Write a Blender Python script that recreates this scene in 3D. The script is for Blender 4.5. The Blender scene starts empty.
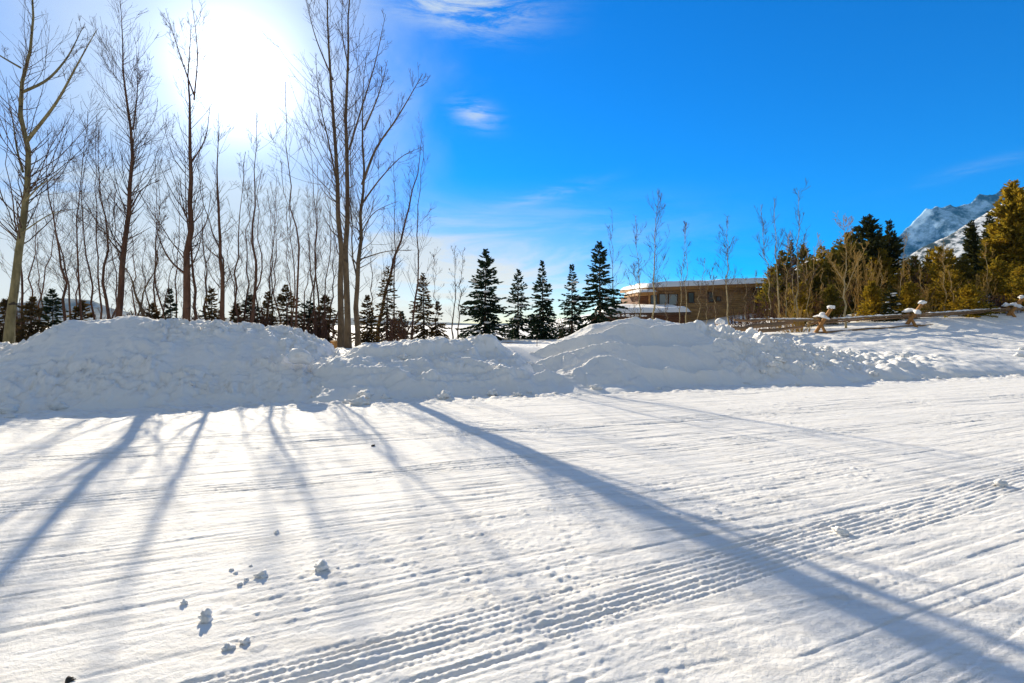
import bpy, math, random
import numpy as np
from mathutils import Vector

scene = bpy.context.scene
COL = scene.collection
HAZE = 6e-5
F, HZ, CH = 500.0, 325.0, 1.6          # focal length in px, horizon row, eye height
PI = math.pi

# ------------------------------------------------------------------ helpers
def at(px, py, d):
    return np.array([(px-512)/F*d, d, CH+(HZ-py)/F*d])

def _hash(ix, iy, seed):
    h = (ix.astype(np.int64)*374761393 + iy.astype(np.int64)*668265263 + seed*974634777) & 0xFFFFFFFF
    h = ((h ^ (h >> 13))*1274126177) & 0xFFFFFFFF
    h = ((h ^ (h >> 16))*2246822519) & 0xFFFFFFFF
    return ((h ^ (h >> 15)) & 0xFFFFFF)/float(0xFFFFFF)

def noise(x, y, seed=0):               # value noise, -1..1
    x = np.asarray(x, float); y = np.asarray(y, float)
    ix = np.floor(x); iy = np.floor(y); fx = x-ix; fy = y-iy
    fx = fx*fx*fx*(fx*(fx*6-15)+10); fy = fy*fy*fy*(fy*(fy*6-15)+10)
    a = _hash(ix, iy, seed); b = _hash(ix+1, iy, seed); c = _hash(ix, iy+1, seed); d = _hash(ix+1, iy+1, seed)
    return 2*((a*(1-fx)+b*fx)*(1-fy)+(c*(1-fx)+d*fx)*fy)-1

def fbm(x, y, seed=0, oct=4, gain=.5):
    s = 0; a = 1; n = 0
    for k in range(oct):
        s = s+a*noise(x*2**k+17.3*k, y*2**k-9.1*k, seed+k); n += a; a *= gain
    return s/n

def ridged(x, y, seed=0, oct=5, gain=.5):
    s = 0; a = 1; n = 0
    for k in range(oct):
        s = s+a*(1-np.abs(noise(x*2**k+3.7*k, y*2**k+5.9*k, seed+k))*1.6); n += a; a *= gain
    return s/n

def lumps(x, y, seed=0, keep=1.0):     # heaps of rounded chunks, 0..1
    x = np.asarray(x, float); y = np.asarray(y, float)
    ix = np.floor(x); iy = np.floor(y); best = np.zeros_like(x)
    for i in (-1, 0, 1):
        for j in (-1, 0, 1):
            cx = ix+i; cy = iy+j
            px = cx+_hash(cx, cy, seed); py = cy+_hash(cx, cy, seed+1)
            r = .25+.55*_hash(cx, cy, seed+2); on = _hash(cx, cy, seed+3) < keep
            q = 1-((x-px)**2+(y-py)**2)/r**2
            best = np.maximum(best, np.where(on, np.sqrt(np.maximum(q, 0))*r*1.25, 0))
    return best

def blocks(x, y, seed=0):              # broken slabs: every cell a tilted facet, -.5..1
    x = np.asarray(x, float); y = np.asarray(y, float)
    ix = np.floor(x); iy = np.floor(y); bd = np.full(x.shape, 9.); out = np.zeros_like(x)
    for i in (-1, 0, 1):
        for j in (-1, 0, 1):
            cx = ix+i; cy = iy+j
            px = cx+_hash(cx, cy, seed); py = cy+_hash(cx, cy, seed+1)
            dd = (x-px)**2+(y-py)**2
            val = _hash(cx, cy, seed+2)**2+(x-px)*(_hash(cx, cy, seed+3)-.5)*1.3+(y-py)*(_hash(cx, cy, seed+4)-.5)*1.3
            out = np.where(dd < bd, val, out); bd = np.minimum(bd, dd)
    return out-.33

def ss(a, b, x):
    t = np.clip((np.asarray(x, float)-a)/(b-a), 0, 1); return t*t*(3-2*t)

class MB:
    """collects quads / triangles and links them as one mesh object"""
    def __init__(s): s.v = []; s.f = []; s.n = 0; s.mi = []
    def add(s, verts, faces, mi=0):
        verts = np.asarray(verts, float).reshape(-1, 3); faces = np.asarray(faces, int)
        s.v.append(verts); s.f.append(faces+s.n); s.mi.append(np.full(len(faces), mi)); s.n += len(verts)
    def tubes(s, P, R, sides=5, cap=True):
        P = np.asarray(P, float); R = np.asarray(R, float)
        if len(P) == 0: return
        B, N, _ = P.shape
        T = np.gradient(P, axis=1); T /= np.linalg.norm(T, axis=2, keepdims=True)+1e-9
        mean = T.mean(1, keepdims=True)
        ref = np.where(np.abs(mean[..., 2:3]) < .8, np.array([0, 0, 1.]), np.array([1., 0, 0]))
        U = np.cross(T, np.broadcast_to(ref, T.shape)); U /= np.linalg.norm(U, axis=2, keepdims=True)+1e-9
        V = np.cross(T, U)
        an = np.arange(sides)*2*PI/sides
        ring = P[:, :, None]+R[:, :, None, None]*(U[:, :, None]*np.cos(an)[None, None, :, None]+V[:, :, None]*np.sin(an)[None, None, :, None])
        idx = np.arange(B*N*sides).reshape(B, N, sides)
        a = idx[:, :-1]; b = idx[:, 1:]
        s.add(ring, np.stack([a, np.roll(a, -1, 2), np.roll(b, -1, 2), b], -1).reshape(-1, 4))
    def box(s, x0, x1, y0, y1, z0, z1, mi=0):
        v = [(x, y, z) for z in (z0, z1) for y in (y0, y1) for x in (x0, x1)]
        s.add(v, [(0, 2, 3, 1), (4, 5, 7, 6), (0, 1, 5, 4), (2, 6, 7, 3), (0, 4, 6, 2), (1, 3, 7, 5)], mi)
    def blob(s, c, r, seed=0, sub=2, rough=.2):
        V, Fc = ICO[sub]; c = np.asarray(c, float); r = np.asarray(r, float)*np.ones(3)
        k = 1+rough*(noise(V[:, 0]*1.7+seed*3.1, V[:, 1]*1.7+V[:, 2]*2.3, seed)+.5*noise(V[:, 0]*4+seed, V[:, 1]*4-V[:, 2]*5, seed+5))
        s.add(c+V*k[:, None]*r, Fc)
    def build(s, name, mat, parent=None, smooth=True, origin=None):
        me = bpy.data.meshes.new(name)
        v = np.concatenate(s.v) if s.v else np.zeros((0, 3))
        o = bpy.data.objects.new(name, me)
        off = np.zeros(3)
        if parent is not None:
            off = np.array(world_loc(parent)); o.parent = parent
        elif origin is not None:
            off = np.array(origin, float); o.location = off
        v = v-off
        loops = []; tot = []
        for f in s.f: loops.append(f.ravel()); tot.append(np.full(len(f), f.shape[1]))
        loops = np.concatenate(loops); tot = np.concatenate(tot)
        me.vertices.add(len(v)); me.vertices.foreach_set('co', v.ravel())
        me.loops.add(len(loops)); me.loops.foreach_set('vertex_index', loops.astype(np.int32))
        me.polygons.add(len(tot))
        st = np.concatenate([[0], np.cumsum(tot)[:-1]])
        me.polygons.foreach_set('loop_start', st.astype(np.int32))
        me.polygons.foreach_set('loop_total', tot.astype(np.int32))
        me.polygons.foreach_set('use_smooth', np.full(len(tot), smooth))
        me.polygons.foreach_set('material_index', np.concatenate(s.mi).astype(np.int32))
        for m in (mat if isinstance(mat, (list, tuple)) else [mat]): me.materials.append(m)
        me.update(calc_edges=True); me.validate()
        COL.objects.link(o)
        return o

def world_loc(o):
    l = Vector(o.location)
    while o.parent is not None: o = o.parent; l = l+o.location
    return l

def make_ico(n):
    import bmesh
    bm = bmesh.new(); bmesh.ops.create_icosphere(bm, subdivisions=n, radius=1)
    V = np.array([v.co[:] for v in bm.verts]); bm.verts.index_update()
    Fc = np.array([[v.index for v in f.verts] for f in bm.faces]); bm.free()
    return V, Fc
ICO = {k: make_ico(k) for k in (1, 2, 3, 4)}

def grid_faces(nr, nc):
    i = np.arange(nr*nc).reshape(nr, nc)
    return np.stack([i[:-1, :-1], i[:-1, 1:], i[1:, 1:], i[1:, :-1]], -1).reshape(-1, 4)

def tag(o, label=None, cat=None, group=None, kind=None):
    if label: o['label'] = label
    if cat: o['category'] = cat
    if group: o['group'] = group
    if kind: o['kind'] = kind
    return o

def empty(name, loc, label, cat, group=None):
    o = bpy.data.objects.new(name, None); COL.objects.link(o)
    o.location = [float(c) for c in loc]; o.empty_display_size = .3
    return tag(o, label, cat, group)

# ------------------------------------------------------------------ materials
class NT:
    def __init__(s, tree): s.t = tree; s.n = tree.nodes; s.l = tree.links
    def node(s, typ, **kw):
        n = s.n.new(typ)
        for k, v in kw.items(): setattr(n, k, v)
        return n
    def put(s, sock, v):
        if hasattr(v, 'is_output') or isinstance(v, bpy.types.NodeSocket): s.l.new(v, sock)
        else: sock.default_value = v
    def m(s, op, a, b=0., c=0., clamp=False):
        n = s.node('ShaderNodeMath', operation=op, use_clamp=clamp)
        s.put(n.inputs[0], a); s.put(n.inputs[1], b)
        if op in ('MULTIPLY_ADD', 'SMOOTH_MIN', 'COMPARE'): s.put(n.inputs[2], c)
        return n.outputs[0]
    def mr(s, v, a, b, c=0., d=1., smooth=True):
        n = s.node('ShaderNodeMapRange', interpolation_type='SMOOTHSTEP' if smooth else 'LINEAR')
        s.put(n.inputs[0], v)
        for k, q in zip((1, 2, 3, 4), (a, b, c, d)): s.put(n.inputs[k], q)
        return n.outputs[0]
    def mix(s, f, a, b, blend='MIX'):
        n = s.node('ShaderNodeMix', data_type='RGBA', blend_type=blend)
        s.put(n.inputs[0], f)
        for k, q in ((6, a), (7, b)):
            if isinstance(q, tuple): q = (*q, 1) if len(q) == 3 else q
            s.put(n.inputs[k], q)
        return n.outputs[2]
    def noise(s, vec, scale, detail=3, rough=.5, dist=0.):
        n = s.node('ShaderNodeTexNoise')
        if vec is not None: s.l.new(vec, n.inputs['Vector'])
        n.inputs['Scale'].default_value = scale; n.inputs['Detail'].default_value = detail
        n.inputs['Roughness'].default_value = rough; n.inputs['Distortion'].default_value = dist
        return n.outputs[0]
    def mapv(s, vec, scale=(1, 1, 1), rot=(0, 0, 0), loc=(0, 0, 0)):
        n = s.node('ShaderNodeMapping'); s.l.new(vec, n.inputs[0])
        n.inputs['Scale'].default_value = scale; n.inputs['Rotation'].default_value = rot; n.inputs['Location'].default_value = loc
        return n.outputs[0]

def material(name):
    m = bpy.data.materials.new(name); m.use_nodes = True
    t = NT(m.node_tree); b = m.node_tree.nodes['Principled BSDF']
    return m, t, b

def geo_pos(t):
    return t.node('ShaderNodeNewGeometry').outputs['Position']

def snow_mat(name, scale=1., warm=0., grain=.5, streak=False):
    m, t, b = material(name)
    p = geo_pos(t)
    big = t.noise(p, .6*scale, 4)
    c = t.mix(big, (.885, .865, .835), (.925, .905, .875))
    if streak:                      # ploughed road: greyer packed ice, a little grit
        q = t.mapv(p, (1, 7, 1), (0, 0, -math.radians(20)))
        dirt = t.mr(t.noise(q, 1.1, 6, .62), .44, .74)
        c = t.mix(t.m('MULTIPLY', dirt, .6), c, (.66, .63, .59))
        fine = t.mr(t.noise(t.mapv(p, (1, 11, 1), (0, 0, -math.radians(22))), 3.2, 5, .68), .50, .72)
        c = t.mix(t.m('MULTIPLY', fine, .6), c, (.62, .59, .56))
        grit = t.m('MULTIPLY', t.mr(t.noise(p, 60, 3, .6), .60, .70), t.mr(t.noise(q, 1.7, 4, .6), .42, .62))
        c = t.mix(t.m('MULTIPLY', grit, .45), c, (.50, .46, .41))
    t.put(b.inputs['Base Color'], c)
    b.inputs['Roughness'].default_value = .7
    b.inputs['Specular IOR Level'].default_value = .15 if streak else .3
    h = t.m('ADD', t.noise(p, 45*scale, 5, .7), t.m('MULTIPLY', t.noise(p, 190*scale, 3, .6), .5))
    bu = t.node('ShaderNodeBump'); bu.inputs['Strength'].default_value = grain; bu.inputs['Distance'].default_value = .012/scale
    t.put(bu.inputs['Height'], h); t.l.new(bu.outputs[0], b.inputs['Normal'])
    return m

def bark_mat(name, c1, c2, knots=.0, scale=6.):
    m, t, b = material(name)
    p = t.node('ShaderNodeTexCoord').outputs['Object']
    q = t.mapv(p, (1, 1, .35))
    n = t.noise(q, scale, 5, .65)
    c = t.mix(t.mr(n, .35, .68), c1, c2)
    if knots:
        k = t.noise(t.mapv(p, (1, 1, 2.2)), 2.6, 3, .6)
        c = t.mix(t.m('MULTIPLY', t.mr(k, .60, .68), knots), c, (.035, .028, .024))
    t.put(b.inputs['Base Color'], c); b.inputs['Roughness'].default_value = .85
    b.inputs['Specular IOR Level'].default_value = .2
    bu = t.node('ShaderNodeBump'); bu.inputs['Strength'].default_value = .6; bu.inputs['Distance'].default_value = .02
    t.put(bu.inputs['Height'], t.noise(q, scale*3, 4, .7)); t.l.new(bu.outputs[0], b.inputs['Normal'])
    return m

def leaf_mat(name, c1, c2, trans=.35, sc=3.):
    m = bpy.data.materials.new(name); m.use_nodes = True
    t = NT(m.node_tree); b = m.node_tree.nodes['Principled BSDF']; out = m.node_tree.nodes['Material Output']
    p = t.node('ShaderNodeTexCoord').outputs['Object']
    c = t.mix(t.mr(t.noise(p, sc, 4, .7), .35, .65), c1, c2)
    c = t.mix(t.mr(t.noise(p, sc*9, 2, .5), .3, .75, 0, .5), c, tuple(x*.45 for x in c1))
    t.put(b.inputs['Base Color'], c); b.inputs['Roughness'].default_value = .7; b.inputs['Specular IOR Level'].default_value = .25
    tr = t.node('ShaderNodeBsdfTranslucent'); t.put(tr.inputs[0], c)
    mx = t.node('ShaderNodeMixShader'); mx.inputs[0].default_value = trans
    t.l.new(b.outputs[0], mx.inputs[1]); t.l.new(tr.outputs[0], mx.inputs[2]); t.l.new(mx.outputs[0], out.inputs[0])
    return m

def plain(name, col, rough=.7, var=.25, sc=4., stretch=(1, 1, 1), spec=.3):
    m, t, b = material(name)
    p = t.node('ShaderNodeTexCoord').outputs['Object']
    n = t.noise(t.mapv(p, stretch), sc, 5, .65)
    t.put(b.inputs['Base Color'], t.mix(n, tuple(c*(1-var) for c in col), tuple(min(1, c*(1+var)) for c in col)))
    b.inputs['Roughness'].default_value = rough; b.inputs['Specular IOR Level'].default_value = spec
    return m

S_ROAD = snow_mat('packed_road_snow', 1., grain=.6, streak=True)
S_BANK = snow_mat('ploughed_snow', 1., grain=.45)
S_FIELD = snow_mat('field_snow', .5, grain=.3)
S_CAP = snow_mat('cap_snow', 1.5, grain=.3)
B_ASPEN = bark_mat('aspen_bark', (.24, .20, .10), (.12, .10, .05), .95)
B_DARK = bark_mat('dark_bark', (.085, .042, .026), (.15, .078, .05), .5)
B_COTTON = bark_mat('cottonwood_bark', (.09, .062, .038), (.17, .12, .07), .6)
B_PALE = bark_mat('young_aspen_bark', (.44, .36, .20), (.30, .23, .12), .5, 9)
B_TWIG = bark_mat('twig_bark', (.075, .045, .03), (.115, .07, .046))
B_GOLD = bark_mat('golden_twig_bark', (.46, .29, .08), (.30, .18, .05))
B_SPRUCE = bark_mat('spruce_bark', (.07, .045, .03), (.12, .08, .05))
L_SPRUCE = leaf_mat('spruce_needles', (.026, .050, .028), (.050, .080, .038), .25)
L_BROWN = leaf_mat('brown_conifer_needles', (.17, .105, .04), (.09, .075, .03), .4)
L_PINE = leaf_mat('pine_needles', (.27, .21, .028), (.10, .10, .02), .5, 1.4)
L_GOLD = leaf_mat('golden_pine_needles', (.54, .36, .03), (.22, .175, .02), .55, 1.1)
L_DARKP = leaf_mat('dark_pine_needles', (.040, .052, .016), (.080, .078, .02), .35, 1.2)
W_RAIL = plain('weathered_log', (.22, .135, .07), .8, .4, 6, (1, 1, 1))
W_ORANGE = plain('fresh_log', (.38, .18, .05), .75, .3, 8)

# ------------------------------------------------------------------ terrain
P0 = np.array([-8.8, 8.6]); E = np.array([.9594, .2820]); N_ = np.array([-.2820, .9594])
def uv(x, y):
    return (x-P0[0])*E[0]+(y-P0[1])*E[1], (x-P0[0])*N_[0]+(y-P0[1])*N_[1]
def xy(u, v):
    return P0[0]+u*E[0]+v*N_[0], P0[1]+u*E[1]+v*N_[1]
def uv_px(px, v):
    tx = (px-512)/F; Y = (v+P0@N_)/(tx*N_[0]+N_[1]); return uv(tx*Y, Y)[0], Y

def G(x, y):
    """height of the ground beyond the road (snow field)"""
    x = np.asarray(x, float); y = np.asarray(y, float)
    u, v = uv(x, y)
    zg = .85+.06*np.clip(x-8, 0, 60)+.05*np.clip(y-25, 0, 60)*ss(8, 24, x)
    vr = 4+4.5*ss(14, 24, u)
    t = np.clip((v-.3)/vr, 0, 1)
    ri = np.where(u > 18, t, t*t*(3-2*t))
    near = ss(1, 4, v)*(1-ss(90, 160, y))
    return -.06+(zg+.06)*ri+near*(.12*fbm(x*.25, y*.25, 3, 4)+.05*fbm(x*1.3, y*1.3, 9, 3))

def gz(x, y): return float(G(np.array([x]), np.array([y]))[0])

# the ground: one sheet to the horizon
r = np.concatenate([[0.01], np.geomspace(1.0, 4600, 330)])
a = np.linspace(-PI, PI, 900)
Rr, A = np.meshgrid(r, a, indexing='ij')
gx, gy = Rr*np.sin(A), Rr*np.cos(A)
mb = MB(); mb.add(np.stack([gx, gy, G(gx, gy)], -1), grid_faces(*Rr.shape))
tag(mb.build('ground', S_FIELD), kind='structure')

# the road: packed snow with plough scrape and tyre tracks
def track(x, y, p, ang, w, rib, depth, seed, tread=.062, even=.5, tm=.0):
    c, s_ = math.cos(ang), math.sin(ang)
    al = (x-p[0])*c+(y-p[1])*s_; ac = -(x-p[0])*s_+(y-p[1])*c
    ac = ac+.03*noise(al*.5, al*0, seed)+.004*noise(al*5, ac*5, seed+6)
    m = ss(0, .04, ac)*(1-ss(w-.04, w, ac))
    ph = ac/rib
    row = np.floor(ph)
    groove = ss(.30, .85, .5-.5*np.cos(2*PI*ph))
    tr = .5+.5*np.sin(2*PI*(al/tread+.5*(row % 2)+.55*noise(al*4, row*3.1, seed+1)))
    wear = np.clip(even+.95*fbm(al*1.1, row*.9, seed+2, 4, .6), .05, 1.15)
    clump = .5*fbm(al*34, ac*34, seed+3, 3, .6)
    return m*depth*wear*(-groove*(1-tm+tm*ss(.2, .75, tr))+.8*tm*(1-groove)*(tr-.4)+1.3*clump)

def R(x, y):
    u, v = uv(x, y)
    c, s_ = math.cos(.40), math.sin(.40)
    u2, v2 = x*c+y*s_, -x*s_+y*c
    z = .02*fbm(x*.5, y*.5, 21, 3)
    mA = ss(-.35, .3, fbm(u*.3, v*.7, 41, 3)); mB = ss(-.25, .35, fbm(u2*.4, v2*.9, 43, 3))
    z = z+.006*fbm(u2*.5, v2*8, 31, 4, .6)
    z = z-.006*ss(.25, .60, noise(u*.30, v*7.0, 37))*mA
    z = z-.004*ss(.25, .60, noise(u2*.5, v2*14, 57))*mB
    z = z-.006*ss(.20, .60, noise(u*.7, v*22, 59))*mA
    z = z-.005*ss(.20, .60, noise(u2*1.1, v2*34, 63))*mB
    cr = ss(-.1, .45, fbm(x*.9, y*.9, 61, 3))
    z = z+.005*lumps(x*34, y*34, 51, .3)*cr+.008*lumps(x*19, y*19, 53, .08)*(.2+cr)
    z = z+.0035*fbm(u2*14, v2*24, 71, 4, .7)
    z = z+track(x, y, (0, 2.40), math.radians(25.6), .50, .050, .0115, 101, even=.55, tm=.35, tread=.045)
    z = z+track(x, y, (0, 2.62), math.radians(24.6), .30, .048, .006, 103, even=.3, tm=.3, tread=.045)
    z = z+track(x, y, (0, 1.93), math.radians(25.2), .25, .055, .005, 105, even=.2)
    z = z+track(x, y, (-3.03, 3.05), math.radians(21.5), .42, .06, .006, 111, even=.25)
    z = z+track(x, y, (-3.03, 3.75), math.radians(20), .4, .07, .005, 121, even=.25)
    z = z+track(x, y, (0, 4.45), math.radians(21), .4, .07, .007, 125, even=.3)
    z = z+track(x, y, (0, 5.6), math.radians(19), .5, .08, .012, 131)
    z = z+track(x, y, (0, 7.4), math.radians(17.5), .5, .09, .014, 141)
    z = z+track(x, y, (4, 3.1), math.radians(28), .25, .09, .008, 151)
    z = z+.05*ss(-.8, .2, v)*lumps(x*5, y*5, 81, .5)+.03*ss(-1.4, .2, v)*lumps(x*9, y*9, 83, .3)
    return z
rows = np.concatenate([[.3, .6, .9, 1.2, 1.5], np.geomspace(1.75, 19, 780), np.geomspace(19.2, 40, 40)])
cols = np.concatenate([np.linspace(-12, -1.3, 60)[:-1], np.linspace(-1.3, 1.3, 860), np.linspace(1.3, 12, 60)[1:]])
T_, Y = np.meshgrid(cols, rows)
X = T_*Y
_, V = uv(X, Y)
Z = np.where(V < 1.2, R(X, Y), -.4)
mb = MB(); fc = grid_faces(*X.shape)
vm = V.ravel()[fc].min(1) < .8
mb.add(np.stack([X, Y, Z], -1), fc[vm])
tag(mb.build('road', S_ROAD), kind='structure')

# ploughed snow banks
BANKS = []
def bank(name, label, sil, vc, u0, u1, vmax, step, detail, base=True):
    us = []; hs = []
    for px, py in sil:
        u, Yd = uv_px(px, vc); us.append(u); hs.append(CH+(HZ-py)/F*Yd)
    us = np.array(us); hs = np.array(hs)
    un = np.arange(u0, u1, step); vn = np.arange(-.45, vmax, step)
    U, Vv = np.meshgrid(un, vn, indexing='ij')
    x, y = xy(U, Vv)
    wob = .35*fbm(x*.35, y*.35, 7, 3)
    Hc = np.interp(U+.25*noise(U*1.3, Vv*1.3, 5), us, hs)
    z = detail(U, Vv, x, y, Hc, vc+wob)
    z = np.where(z < G(x, y)-.2, G(x, y)-.2, z)
    mb = MB(); mb.add(np.stack([x, y, z], -1), grid_faces(*U.shape))
    cx, cy = xy((u0+u1)/2, vc)
    o = mb.build(name, S_BANK, origin=(cx, cy, 0))
    def height(u, v):
        uu = np.array([[u]]); vv = np.array([[v]]); xx, yy = xy(uu, vv)
        hc = np.interp(uu+.25*noise(uu*1.3, vv*1.3, 5), us, hs)
        return float(detail(uu, vv, xx, yy, hc, vc+.35*fbm(xx*.35, yy*.35, 7, 3))[0, 0])
    BANKS.append(height)
    return tag(o, label, 'snow bank', 'ploughed snow banks along the road edge')

def prof(v, vc, H, g, p=.8, back=2.6):
    t = np.clip(v/vc, 0, 1)
    fr = H*(.78*t+.22*np.sin(t*PI/2)**(1/p))
    bk = g+(H-g)*(1-ss(0, back, v-vc))
    return np.where(v < vc, fr-.25*(1-ss(-.25, .05, v)), bk)

def d1(U, V, x, y, H, vc):
    H = H-.02
    vc = vc-.45-.25
    g = G(x, y)
    z = prof(V-.45-.2*noise(U*.8, U*0, 3)-.08*noise(U*4, U*0, 4), vc, H, g-.25, .95)
    m = ss(-.15, .5, V)*ss(-.1, .35, z)
    Uw = U+.10*noise(U*5, V*5, 202)+.05*noise(U*11, V*11, 203); Vw = V+.10*noise(U*5+9, V*5, 204)+.05*noise(U*11+9, V*11, 206)
    n = .06*(lumps(Uw*1.9, Vw*1.9, 201)-.35)+.075*(lumps(Uw*4.2, Vw*4.2, 205)-.3)+.05*(lumps(Uw*8, Vw*8, 209, .8)-.25)+.025*(lumps(Uw*15, Vw*15, 211, .8)-.25)+.02*fbm(U*9, V*9, 213, 3, .6)+.11*blocks(Uw*2.6, Vw*2.9, 212)*ss(-.1, .35, noise(U*.8, V*1.1, 214))+.055*blocks(Uw*6, Vw*6.5, 216)+.03*blocks(Uw*12, Vw*12, 218)
    patch = .3+.8*ss(-.25, .25, fbm(U*.6, V*.8, 215, 3))
    return z+m*(n*patch+.10*fbm(U*.7, V*.7, 217, 3))
def d2(U, V, x, y, H, vc):
    H = H-.03
    vc = vc-.35
    g = G(x, y)
    z = prof(V-.35-.2*noise(U*.7, U*0, 13)-.06*noise(U*4, U*0, 14), vc, H, g-.25, 1.1)
    led = .5+.5*np.sin((z*1.0+.12*fbm(U*.6, V*.6, 221, 3))*2*PI*2.1)
    m = ss(-.15, .5, V)*ss(-.1, .35, z)
    z = z+m*.13*(ss(.3, .8, led)-.5)
    z = z+m*(.08*ridged(U*.9, V*1.3, 225, 3)-.04+.07*(lumps(U*2.6+.3*noise(U*4, V*4, 2), V*2.6, 227, .35))+.035*(lumps(U*7+.3*noise(U*12, V*12, 2), V*7, 229, .6)-.2)+.02*fbm(U*10, V*10, 233, 3, .6)+.06*blocks(U*2.2+.3*noise(U*5, V*5, 4), V*2.6, 232)*ss(-.1, .3, noise(U*.9, V*1.2, 234))+.035*blocks(U*7, V*7, 236)+.10*fbm(U*.6, V*.8, 231, 3))
    lip = np.exp(-((V-1.0)/.22)**2)*(.22+.10*noise(U*2.5, V*2.5, 235))
    return z+lip*ss(-.1, .2, z)*ss(5.4, 7.2, U)
def d3(U, V, x, y, H, vc):
    H = H-.05
    g = G(x, y)
    z = prof(V-.35*noise(U*.6, U*0, 23)-.06*noise(U*4, U*0, 24), vc, H, g-.2, .9)
    m = ss(-.15, .5, V)*ss(-.1, .35, z)
    st = V+.8*fbm(U*.35, V*.5, 241, 3)
    saw = (st*.85) % 1.0
    stepz = .36*(saw**1.5*(1-ss(.82, 1., saw))-.25)
    rough = ss(15, 17.5, U+1.2*noise(U, V, 243))
    n = (1-rough)*(stepz+.015*(lumps(U*5, V*5, 245, .5)-.2))+rough*(.16*(lumps(U*2.4, V*2.4, 247, .8)-.3)+.09*(lumps(U*5, V*5, 249)-.3)+.10*blocks(U*3+.3*noise(U*5, V*5, 6), V*3, 248)+.05*blocks(U*7, V*7, 246))
    n = n+.012*(lumps(U*14, V*14, 250, .7)-.25)+.014*fbm(U*5, V*9, 252, 4, .6)+.10*blocks(U*2.4, V*2.6, 254)*np.maximum(1-ss(10.5, 13, U), ss(.9, .2, V) if False else 1-ss(.3, 1.0, V))+.012*blocks(U*6.5, V*6.5, 256)
    low = np.exp(-((V-.5)/.35)**2)*.15*noise(U*1.6, V*1.6, 251)
    return z+m*(n+.12*fbm(U*.5, V*.6, 253, 3)+low)
def d4(U, V, x, y, H, vc):
    g = G(x, y)
    t = np.clip((V-.2*noise(U*.9, U*0, 33)-.08*noise(U*4, U*0, 34))/1.1, 0, 1)
    face = .38*np.sin(t*PI/2)**.8
    face = face*ss(15.5, 18, U)
    z = np.maximum(face*(1-.6*ss(1.5, 4, V)), 0)+np.maximum(g, 0)*ss(.2, 2.5, V)-.25*(1-ss(-.3, 0, V))
    rough = 1-ss(21, 26, U+2*noise(U*.4, V*.4, 263))
    n = rough*(.17*(lumps(U*2.2, V*2.2, 267, .7)-.25)+.09*(lumps(U*5, V*5, 269, .9)-.3)+.10*blocks(U*2.8, V*2.8, 268))+.035*fbm(U*1.1, V*2.0, 271, 4)+.015*(lumps(U*6, V*6, 273, .4)-.1)
    und = .12*fbm(U*.22+3, V*.45, 275, 3)
    edge = (1-ss(8.2, 9.4, V))*ss(14.5, 16.5, U)
    z = z+ss(0, .8, V)*(n+und)
    return np.where(edge > .999, z, z*edge+(g-.2)*(1-edge))

bank('snow_bank', 'tall lumpy bluish snow bank at far left below the bare tree trunks',
     [(-420, 350), (-150, 338), (-60, 340), (0, 346), (28, 345), (50, 334), (78, 320), (110, 317), (150, 316), (200, 319), (240, 322), (275, 327), (300, 334), (318, 342), (332, 356), (345, 378), (355, 410), (400, 450)],
     3.7, -9, 7.2, 6.6, .034, d1)
bank('snow_bank', 'lower snow bank with carved ledges in front of the row of dark spruces',
     [(296, 420), (312, 385), (324, 352), (345, 347), (370, 345), (400, 340), (440, 335), (470, 337), (500, 346), (520, 356), (545, 366), (570, 378), (600, 392), (660, 430)],
     3.0, 3.2, 14.5, 6.2, .034, d2)
bank('snow_bank', 'broad stepped snow bank with sunlit crests in front of the wooden house',
     [(420, 430), (470, 392), (500, 368), (530, 355), (558, 347), (580, 336), (600, 326), (625, 321), (645, 320), (670, 321), (690, 320), (715, 325), (740, 331), (780, 338), (810, 344), (850, 358), (880, 375), (950, 420)],
     3.6, 7.0, 24, 6.8, .036, d3)
bank('snow_bank', 'low smooth sunlit snow bank at right below the log fence',
     [(690, 385), (1024, 360), (1300, 350)], 1.1, 14.5, 46, 9.4, .05, d4)

# ------------------------------------------------------------------ loose snow clods on the road
def clod(px, py, w, label, seed, group='loose snow clods on the road', mat=S_BANK, cat='snow clod', name='snow_clod', flat=.75):
    d = CH*F/(py-HZ); x = (px-512)/F*d; r_ = .85*w/F*d/2
    z = float(R(np.array([x]), np.array([d]))[0])
    mb = MB(); mb.blob((x, d, z+r_*flat*.38), (r_, r_*.9, r_*flat), seed, 3, .42)
    q = mb.v[-1]-np.array([x, d, z]); mb.v[-1] = mb.v[-1]+q*(.35*blocks(q[:, 0]/r_*1.5+seed, q[:, 2]/r_*1.5+q[:, 1]/r_, seed))[:, None]
    return tag(mb.build(name, mat, origin=(x, d, z)), label, cat, group)
clod(320, 570, 14, 'largest round snow clod farthest right of the loose clods on the road', 1)
clod(262, 577, 12, 'white snow clod beside the small crumbs, left of the largest clod', 2)
clod(206, 620, 12, 'upright snow clod on the road, left of the pair of near clods', 3, flat=1.1)
clod(228, 647, 11, 'nearest grey snow clod, lower left of a pair on the road', 4)
clod(245, 641, 11, 'flat snow clod, right one of the near pair on the road', 5)
clod(185, 604, 8, 'small snow clod farthest left of the group on the road', 6)
clod(277, 534, 6, 'tiny lone snow clod beyond the largest clods on the road', 7)
for k, (px, py, w) in enumerate([(231, 571, 5), (236, 574, 5), (246, 581, 6), (240, 585, 5), (251, 567, 4), (338, 569, 4)]):
    clod(px, py, w, 'tiny snow crumb lying among the larger clods on the road', 20+k, 'tiny snow crumbs on the road', name='snow_crumb', cat='snow crumb')
DIRT = plain('dark_grit', (.05, .045, .04), .9)
clod(373, 446, 4, 'small dark pebble on the lit snow road left of the long shadow', 31, 'dark bits on the snow', DIRT, 'pebble', 'pebble')
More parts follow.
